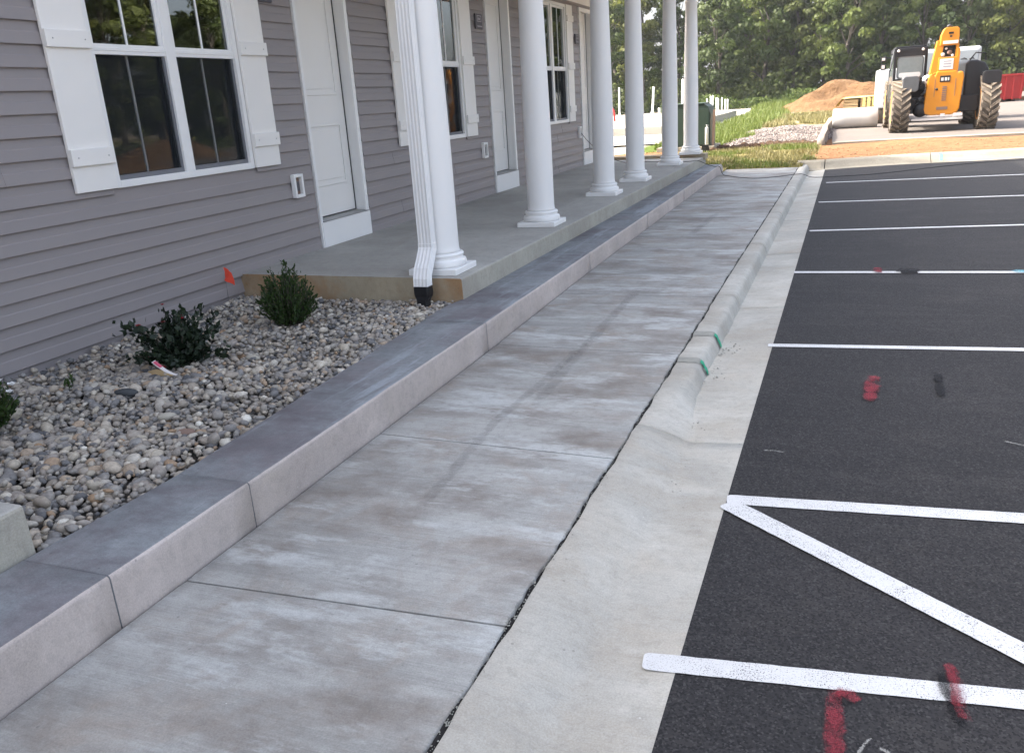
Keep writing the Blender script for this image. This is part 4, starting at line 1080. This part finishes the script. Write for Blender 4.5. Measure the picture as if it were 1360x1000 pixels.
# tapering boom box running up and forward
def bx8(secs, name, m, bev=.012):
    MB().loft([[(x0,y,z0),(x1,y,z0),(x1,y2,z1),(x0,y2,z1)] for (x0,x1,y,z0,y2,z1) in secs]).build(name, m, bo, bev)
MB().prism([(-.30,1.56),(.30,1.56),(.32,2.05),(.31,2.20),(.24,2.22),(.24,1.98),(-.20,1.98),(-.20,1.60),(-.28,1.60)], ys0+.03, ys0+.34, 'xz').build('boom_base', M['orange'], bo, .012)
MB().add([(-.40,ys0+.10,1.50),(-.20,ys0+.10,1.50),(-.20,ys0+.42,1.50),(-.40,ys0+.42,1.50),(-.26,ys0+.12,2.42),(-.07,ys0+.12,2.42),(-.07,ys0+.42,2.42),(-.26,ys0+.42,2.42)],[(0,1,2,3),(4,5,6,7),(0,1,5,4),(1,2,6,5),(2,3,7,6),(3,0,4,7)]).build('boom_cheek', M['orange'], bo, .01, label='left cheek plate of the boom')
MB().prism([(-.20,2.28),(.26,2.28),(.26,2.50),(.25,2.70),(.20,2.74),(-.08,2.74),(-.12,2.70),(-.18,2.55)], ys0+.02, ys0+.40, 'xz').build('boom_head', M['orange'], bo, .012)
MB().prism([(.20,1.97),(.27,1.97),(.28,2.30),(.21,2.30)], ys0+.04, ys0+.38, 'xz').build('boom_cheek', M['orange'], bo, .006, label='right cheek plate of the boom')
MB().box(-.18,.20,ys0+.16,ys0+.30,1.99,2.27).build('boom_hollow', M['black_mach'], bo)
for x, z, r_ in ((-.10,2.05,.05),(.06,2.10,.06),(.14,2.02,.035),(-.03,2.2,.03)): MB().lathe([(r_,0),(r_,.08)], (x,ys0+.07,z), 10, 'y').build('hydraulic_fitting', M['lamp'] if r_ < .055 else M['brown_box'], bo)
MB().tube([(-.05,ys0+.1,2.76),(0,ys0+.12,2.80),(.06,ys0+.1,2.76)], .03, 8).build('lifting_eye', M['grey_mach'], bo)
yf = ys0-.004
for nm, m_, a, b, c, d in (('decal','sticker',-.13,.24,2.32,2.40),('decal','black_mach',-.01,.11,2.57,2.62),('decal','black_mach',.02,.08,2.49,2.53)):
    MB().box(a,b,yf+.012,yf+.022,c,d).build(nm, M[m_], bo)
MB().box(-.17,.17,ys0+.018,ys0+.028,1.66,1.94).build('decal', M['sticker'], bo, label='white and red information sticker')
for z in (1.72,1.79,1.86): MB().box(-.08,.12,ys0+.012,ys0+.0175,z,z+.028).build('decal_print', M['platelight'], bo)
MB().box(-.13,.13,ys0-.012,ys0-.002,1.33,1.50).build('lettered_decal', M['black_mach'], bo, .004)  # black decal on the counterweight, no lamps in it
for a, b in ((-.10,-.04),(-.01,.05),(.07,.10)): MB().box(a,b,ys0-.018,ys0-.0125,1.37,1.45).build('lens', M['lamp'], bo)  # pale blocks standing for the light letters of the black decal
for k in range(8): MB().box(-.05,.06,ys0-.012,ys0-.002,.84+.05*k,.84+.05*k+.03).build('vent_slot', M['brown_box'], bo)
MB().box(-.16,.12,ys0-.012,ys0-.002,.60,.68).build('step_recess', M['brown_box'], bo, .006)
MB().lathe([(.035,0),(.035,.012)], (-.19,ys0-.014,1.15), 12, 'y').build('filler_cap', M['black_mach'], bo)
for x in (-.25,.26): MB().box(x,x+.014,ys0-.006,ys0-.001,.95,1.42).build('panel_seam', M['brown_box'], bo)
# engine hood and fenders on the right
hood = [(.52,.72),(1.0,.72),(1.12,1.3),(1.10,1.62),(1.0,1.78),(.80,1.86),(.60,1.86),(.52,1.80)]
MB().prism(hood, -.05, 2.4, 'xz').build('engine_hood', M['black_mach'], TL, .05)
for (x0,x1,z0,z1,m_,n_) in ((-1.08,-.66,1.12,1.54,'grey_mach','rear_fender'),(.90,1.36,1.22,1.56,'black_mach','rear_fender')):
    MB().prism(rrect(x0,x1,z0,z1,.09), -.50, -.40, 'xz').build(n_, M[m_], TL, .02)
    MB().box(x0+.03,x1-.03,-.395,.5,z1-.10,z1-.02).build('fender_top', M[m_], TL, .02)
MB().tube([(.62,.1,1.86),(.75,.05,2.05),(1.0,.1,2.02),(1.05,.3,1.84)], .02, 6).build('hood_rail', M['black_mach'], TL)
MB().lathe([(.10,0),(.13,.05),(.10,.1)], (-.44,-.28,1.42), 12, 'y').build('work_lamp', M['lamp'], TL)

TL.scale = (.985,.985,.985)
# ---- white truck behind the loader
tk = empty('white_truck', (2.42,32.6,.15), label='white truck parked behind the orange loader', cat='truck')
MB().box(-1.45,-.2,-.2,3.4,.55,1.80).build('cargo_body', M['truck'], tk, .04)
MB().box(-.19,1.6,.1,2.0,.55,2.33).build('cab', M['truck'], tk, .08)
MB().box(-.10,1.52,.06,.098,1.60,2.22).build('rear_window', M['truck_glass'], tk, .02)
for pts in ([(.95,.05,1.72),(1.10,.04,1.82),(1.30,.05,1.80),(1.42,.05,1.66)],[(1.0,.05,1.95),(1.1,.045,1.98),(1.18,.05,1.94)],[(1.25,.05,1.95),(1.35,.045,1.98),(1.4,.05,1.93)]): MB().tube(pts, .014, 6).build('wiper', M['black_mach'], tk)
for x, y in ((-1.3,.6),(-1.3,2.9),(1.35,.6),(1.35,1.9)): MB().lathe([(.05,-.1),(.38,-.12),(.40,0),(.38,.12),(.05,.1)], (x,y,.40), 20, 'x').build('wheel', M['tyre_core'], tk)
# ---- red skip
sk_ = empty('red_skip', (7.35,50,.15), R(8), label='red waste skip standing right of the loader', cat='skip')
m = MB(); m.loft([[(-.75,-.0,.15),(.75,0,.15),(.75,3.6,.15),(-.75,3.6,.15)],[(-.80,-.05,1.22),(.95,-.05,1.30),(.95,3.7,1.30),(-.80,3.7,1.22)]]); m.build('hopper', M['skip'], sk_, .01)
for x in (-.7,-.35,0,.35,.72): MB().box(x-.035,x+.035,-.11,-.05,.12,1.24).build('rib', M['skip'], sk_)
MB().box(-.84,1.0,-.14,-.05,1.241,1.33).build('rim', M['skip'], sk_, .01)
for x in (-.5,.5): MB().box(x-.06,x+.06,.2,3.4,0,.149).build('skid', M['black_mach'], sk_)

# ================================================================== TREES
def crown_mesh(seed, H, Wd, nclump, per, base=.22, leaf=.34):
    g = np.random.default_rng(seed); Vs, Fs, Ts = [], [], []; n0 = 0; tips = []
    for k in range(nclump):
        t = (k+.5)/nclump; z = H*(base+(1-base)*t**.9); prof_ = math.sin(math.pi*min(1,.12+.86*t))**.7*(1.0 if t < .8 else .9)
        a = g.uniform(0,6.28); r = Wd*prof_*math.sqrt(g.uniform(.12,1.0)); c = np.array([r*math.cos(a), r*math.sin(a), z+g.normal()*.3])
        tips.append(c); rad = g.uniform(.55,1.15)*Wd*.30
        n = int(per*g.uniform(.6,1.3)); d = g.normal(size=(n,3)); d /= np.linalg.norm(d,axis=1)[:,None]
        p = c+d*(rad*g.uniform(.55,1.05,n)[:,None])*np.array([1.15,1.15,.75])
        nd = np.cross(d, g.normal(size=(n,3)))+d*.25+np.array([0,0,-.25]); nd /= np.linalg.norm(nd,axis=1)[:,None]
        sd = np.cross(nd, d+g.normal(size=(n,3))*.55); sd /= np.linalg.norm(sd,axis=1)[:,None]+1e-9
        s = leaf*g.uniform(.55,1.35,n)[:,None]
        V = np.stack([p-sd*s*.36, p-nd*s*.5, p+sd*s*.36, p+nd*s*.5],1).reshape(-1,3)
        Vs.append(V); Fs.append(np.arange(len(V)).reshape(-1,4)+n0); n0 += len(V); Ts.append(np.repeat(np.clip(g.uniform(0,1)*.6+g.random(n)*.4,0,1),4))
    return np_mesh('crown', np.concatenate(Vs), np.concatenate(Fs), M['leaf'], np.concatenate(Ts)), tips
def trunk_mesh(seed, H, tips, r):
    g = random.Random(seed); b = MB(); pts = [(0,0,-.3)]
    for k in range(1,7): pts.append((g.gauss(0,.10)*k*.5, g.gauss(0,.10)*k*.5, H*.86*k/6))
    b.tube(pts, r, 8, r1=r*.2)
    for c in tips[:: max(1,len(tips)//12)]:
        z = max(H*.18, c[2]*.72); k = min(5, int(z/(H*.86)*6)); f = z/(H*.86)*6-k
        s = Vector(pts[k]).lerp(Vector(pts[k+1]), f); e = Vector(c); b.tube([s[:], (s.lerp(e,.5)+Vector((0,0,.25)))[:], e[:]], r*.30, 6, r1=r*.06)
    return b.mesh('trunk', M['bark'])
variants = []
for k, (H, Wd, nc, per, base) in enumerate(((12.5,3.1,46,190,.14),(11,2.6,40,190,.20),(14.0,2.9,50,190,.18),(9.5,2.7,38,190,.08),(13,2.2,42,170,.26))):
    cm, tips = crown_mesh(100+k, H, Wd, nc, per, base); variants.append((cm, trunk_mesh(200+k, H, tips, .20+.02*k), H))
ZONES = [(800,'left of the fourth column'),(842,'between third and fourth columns'),(889,'between fourth and fifth columns'),(918,'between fifth and last columns'),(962,'right of the last column'),(1005,'above the pale road'),(1050,'above the green grass bank'),(1095,'above the left foot of the dirt heap'),(1140,'above the dirt heap peak'),(1180,'above the lumber stack'),(1225,'behind the cab of the loader'),(1265,'behind the orange boom'),(1310,'behind the white truck'),(1345,'above the red skip'),(1400,'at the right picture edge')]
SEEN = {}; NUMS = 'one two three four five six seven eight nine ten eleven twelve thirteen fourteen fifteen sixteen seventeen eighteen nineteen twenty twenty-one twenty-two'.split()
def tree(x, y, k, s, label, group, sz=1.0):
    cm, tr, H = variants[k]
    if y > 60:
        c = M4.inverted() @ Vector((x, y, 4)); px = 680+1110*c.x/-c.z
        if px < 770 or px > 1440: return
        zn = [t for p, t in ZONES if px < p+1] or ['past the right picture edge']
        row = 'front row' if y < 78.2 else ('second row' if y < 85 else 'back row')
        label = label+', '+row+', '+zn[0]
        n_ = SEEN[label] = SEEN.get(label, 0)+1
        if n_ > 1: label += ', next rightward' if n_ == 2 else ', third rightward'
    else:
        n_ = SEEN['lot'] = SEEN.get('lot', 0)+1; label = 'tree mirrored in the windows from across the lot, number %s from the near end' % NUMS[n_-1]
    o = empty('forest_tree', (x,y,-.1 if y > 60 else -.3), random.uniform(0,6.28), label=label, cat='tree', group=group); o.scale = (s,s,s*sz)
    link('crown', cm, o); link('trunk', tr, o)
KINDS = ['broad dense tree','rounded medium tree','tall full tree','low bushy tree','slender open tree']
tr_r = random.Random(5)
x = -34.0
while x < 26:
    k = tr_r.choice([3,3,1,0,4,1]); s = tr_r.uniform(.72,1.0)
    if -16.5 < x < -12.0: s *= .68
    tree(x, 75+tr_r.uniform(-2,2.5), k, s, KINDS[k], 'trees of the wood'); x += tr_r.uniform(1.9,3.4)
x = -38.0
while x < 30:
    k = tr_r.choice([0,2,1,4,2]); s = tr_r.uniform(.9,1.15)
    if -17.5 < x < -12.2: s *= .66
    tree(x, 81+tr_r.uniform(-2,2.5), k, s, KINDS[k], 'trees of the wood'); x += tr_r.uniform(2.4,3.8)
x = -42.0
while x < 34:
    k = tr_r.choice([0,2,2]); s = tr_r.uniform(1.0,1.25)
    if -18.6 < x < -13.2: s *= .62
    tree(x, 89+tr_r.uniform(-2,3), k, s, KINDS[k], 'trees of the wood'); x += tr_r.uniform(2.6,4.2)
# trees across the lot that the windows mirror
for i in range(22):
    k = tr_r.choice([0,1,2,3]); tree(27+tr_r.uniform(0,9), 12+i*2.6+tr_r.uniform(-1,1), k, tr_r.uniform(.75,1.0), 'tree across the lot, outside the picture on the right and mirrored in the windows', 'trees across the lot')
# bare pale dead tree trunk in the wood edge
# undergrowth
def undergrowth(name, n, fx, h, leaf, m):
    P = np.array([fx() for _ in range(n)]); hh = rng.random(n)**.7*h*(.6+.4*np.sin(P[:,0]*1.3+P[:,1])*np.sin(P[:,0]*.47))
    P3 = np.column_stack([P, .1+np.abs(hh)]); V, F, T = leaves(P3, np.tile([0,0,1.],(n,1)), leaf, .7, 1.0)
    link(name, np_mesh(name, V, F, m, T), kind='stuff')
undergrowth('undergrowth', 26000, lambda: (random.uniform(-36,28), random.uniform(72.5,86)), 3.2, .34, M['leaf'])
undergrowth('deep_undergrowth', 16000, lambda: (random.uniform(-36,28), random.uniform(87,96)), 5.0, .5, M['leaf'])
undergrowth('edge_bushes', 6000, lambda: (random.uniform(-14,1), random.uniform(70,73.5)), 1.3, .22, M['bush'])
undergrowth('right_bushes', 4000, lambda: (random.uniform(10.0,15), random.uniform(56,60)), 2.6, .22, M['bush'])
undergrowth('lot_edge_bushes', 5000, lambda: (random.uniform(21,34), random.uniform(5,55)), 1.0, .22, M['bush'])

# ---- thin summer haze
hz = NT('haze_air'); vp = hz.n.new('ShaderNodeVolumePrincipled'); vp.inputs['Density'].default_value = .0004; vp.inputs['Color'].default_value = (.86,.91,.97,1); vp.inputs['Anisotropy'].default_value = .2
hz.n.remove(hz.b); hz.l.new(vp.outputs[0], hz.out.inputs['Volume'])
MB().box(-950,950,-350,1550,-1.6,20).build('haze', hz.m, kind='stuff')
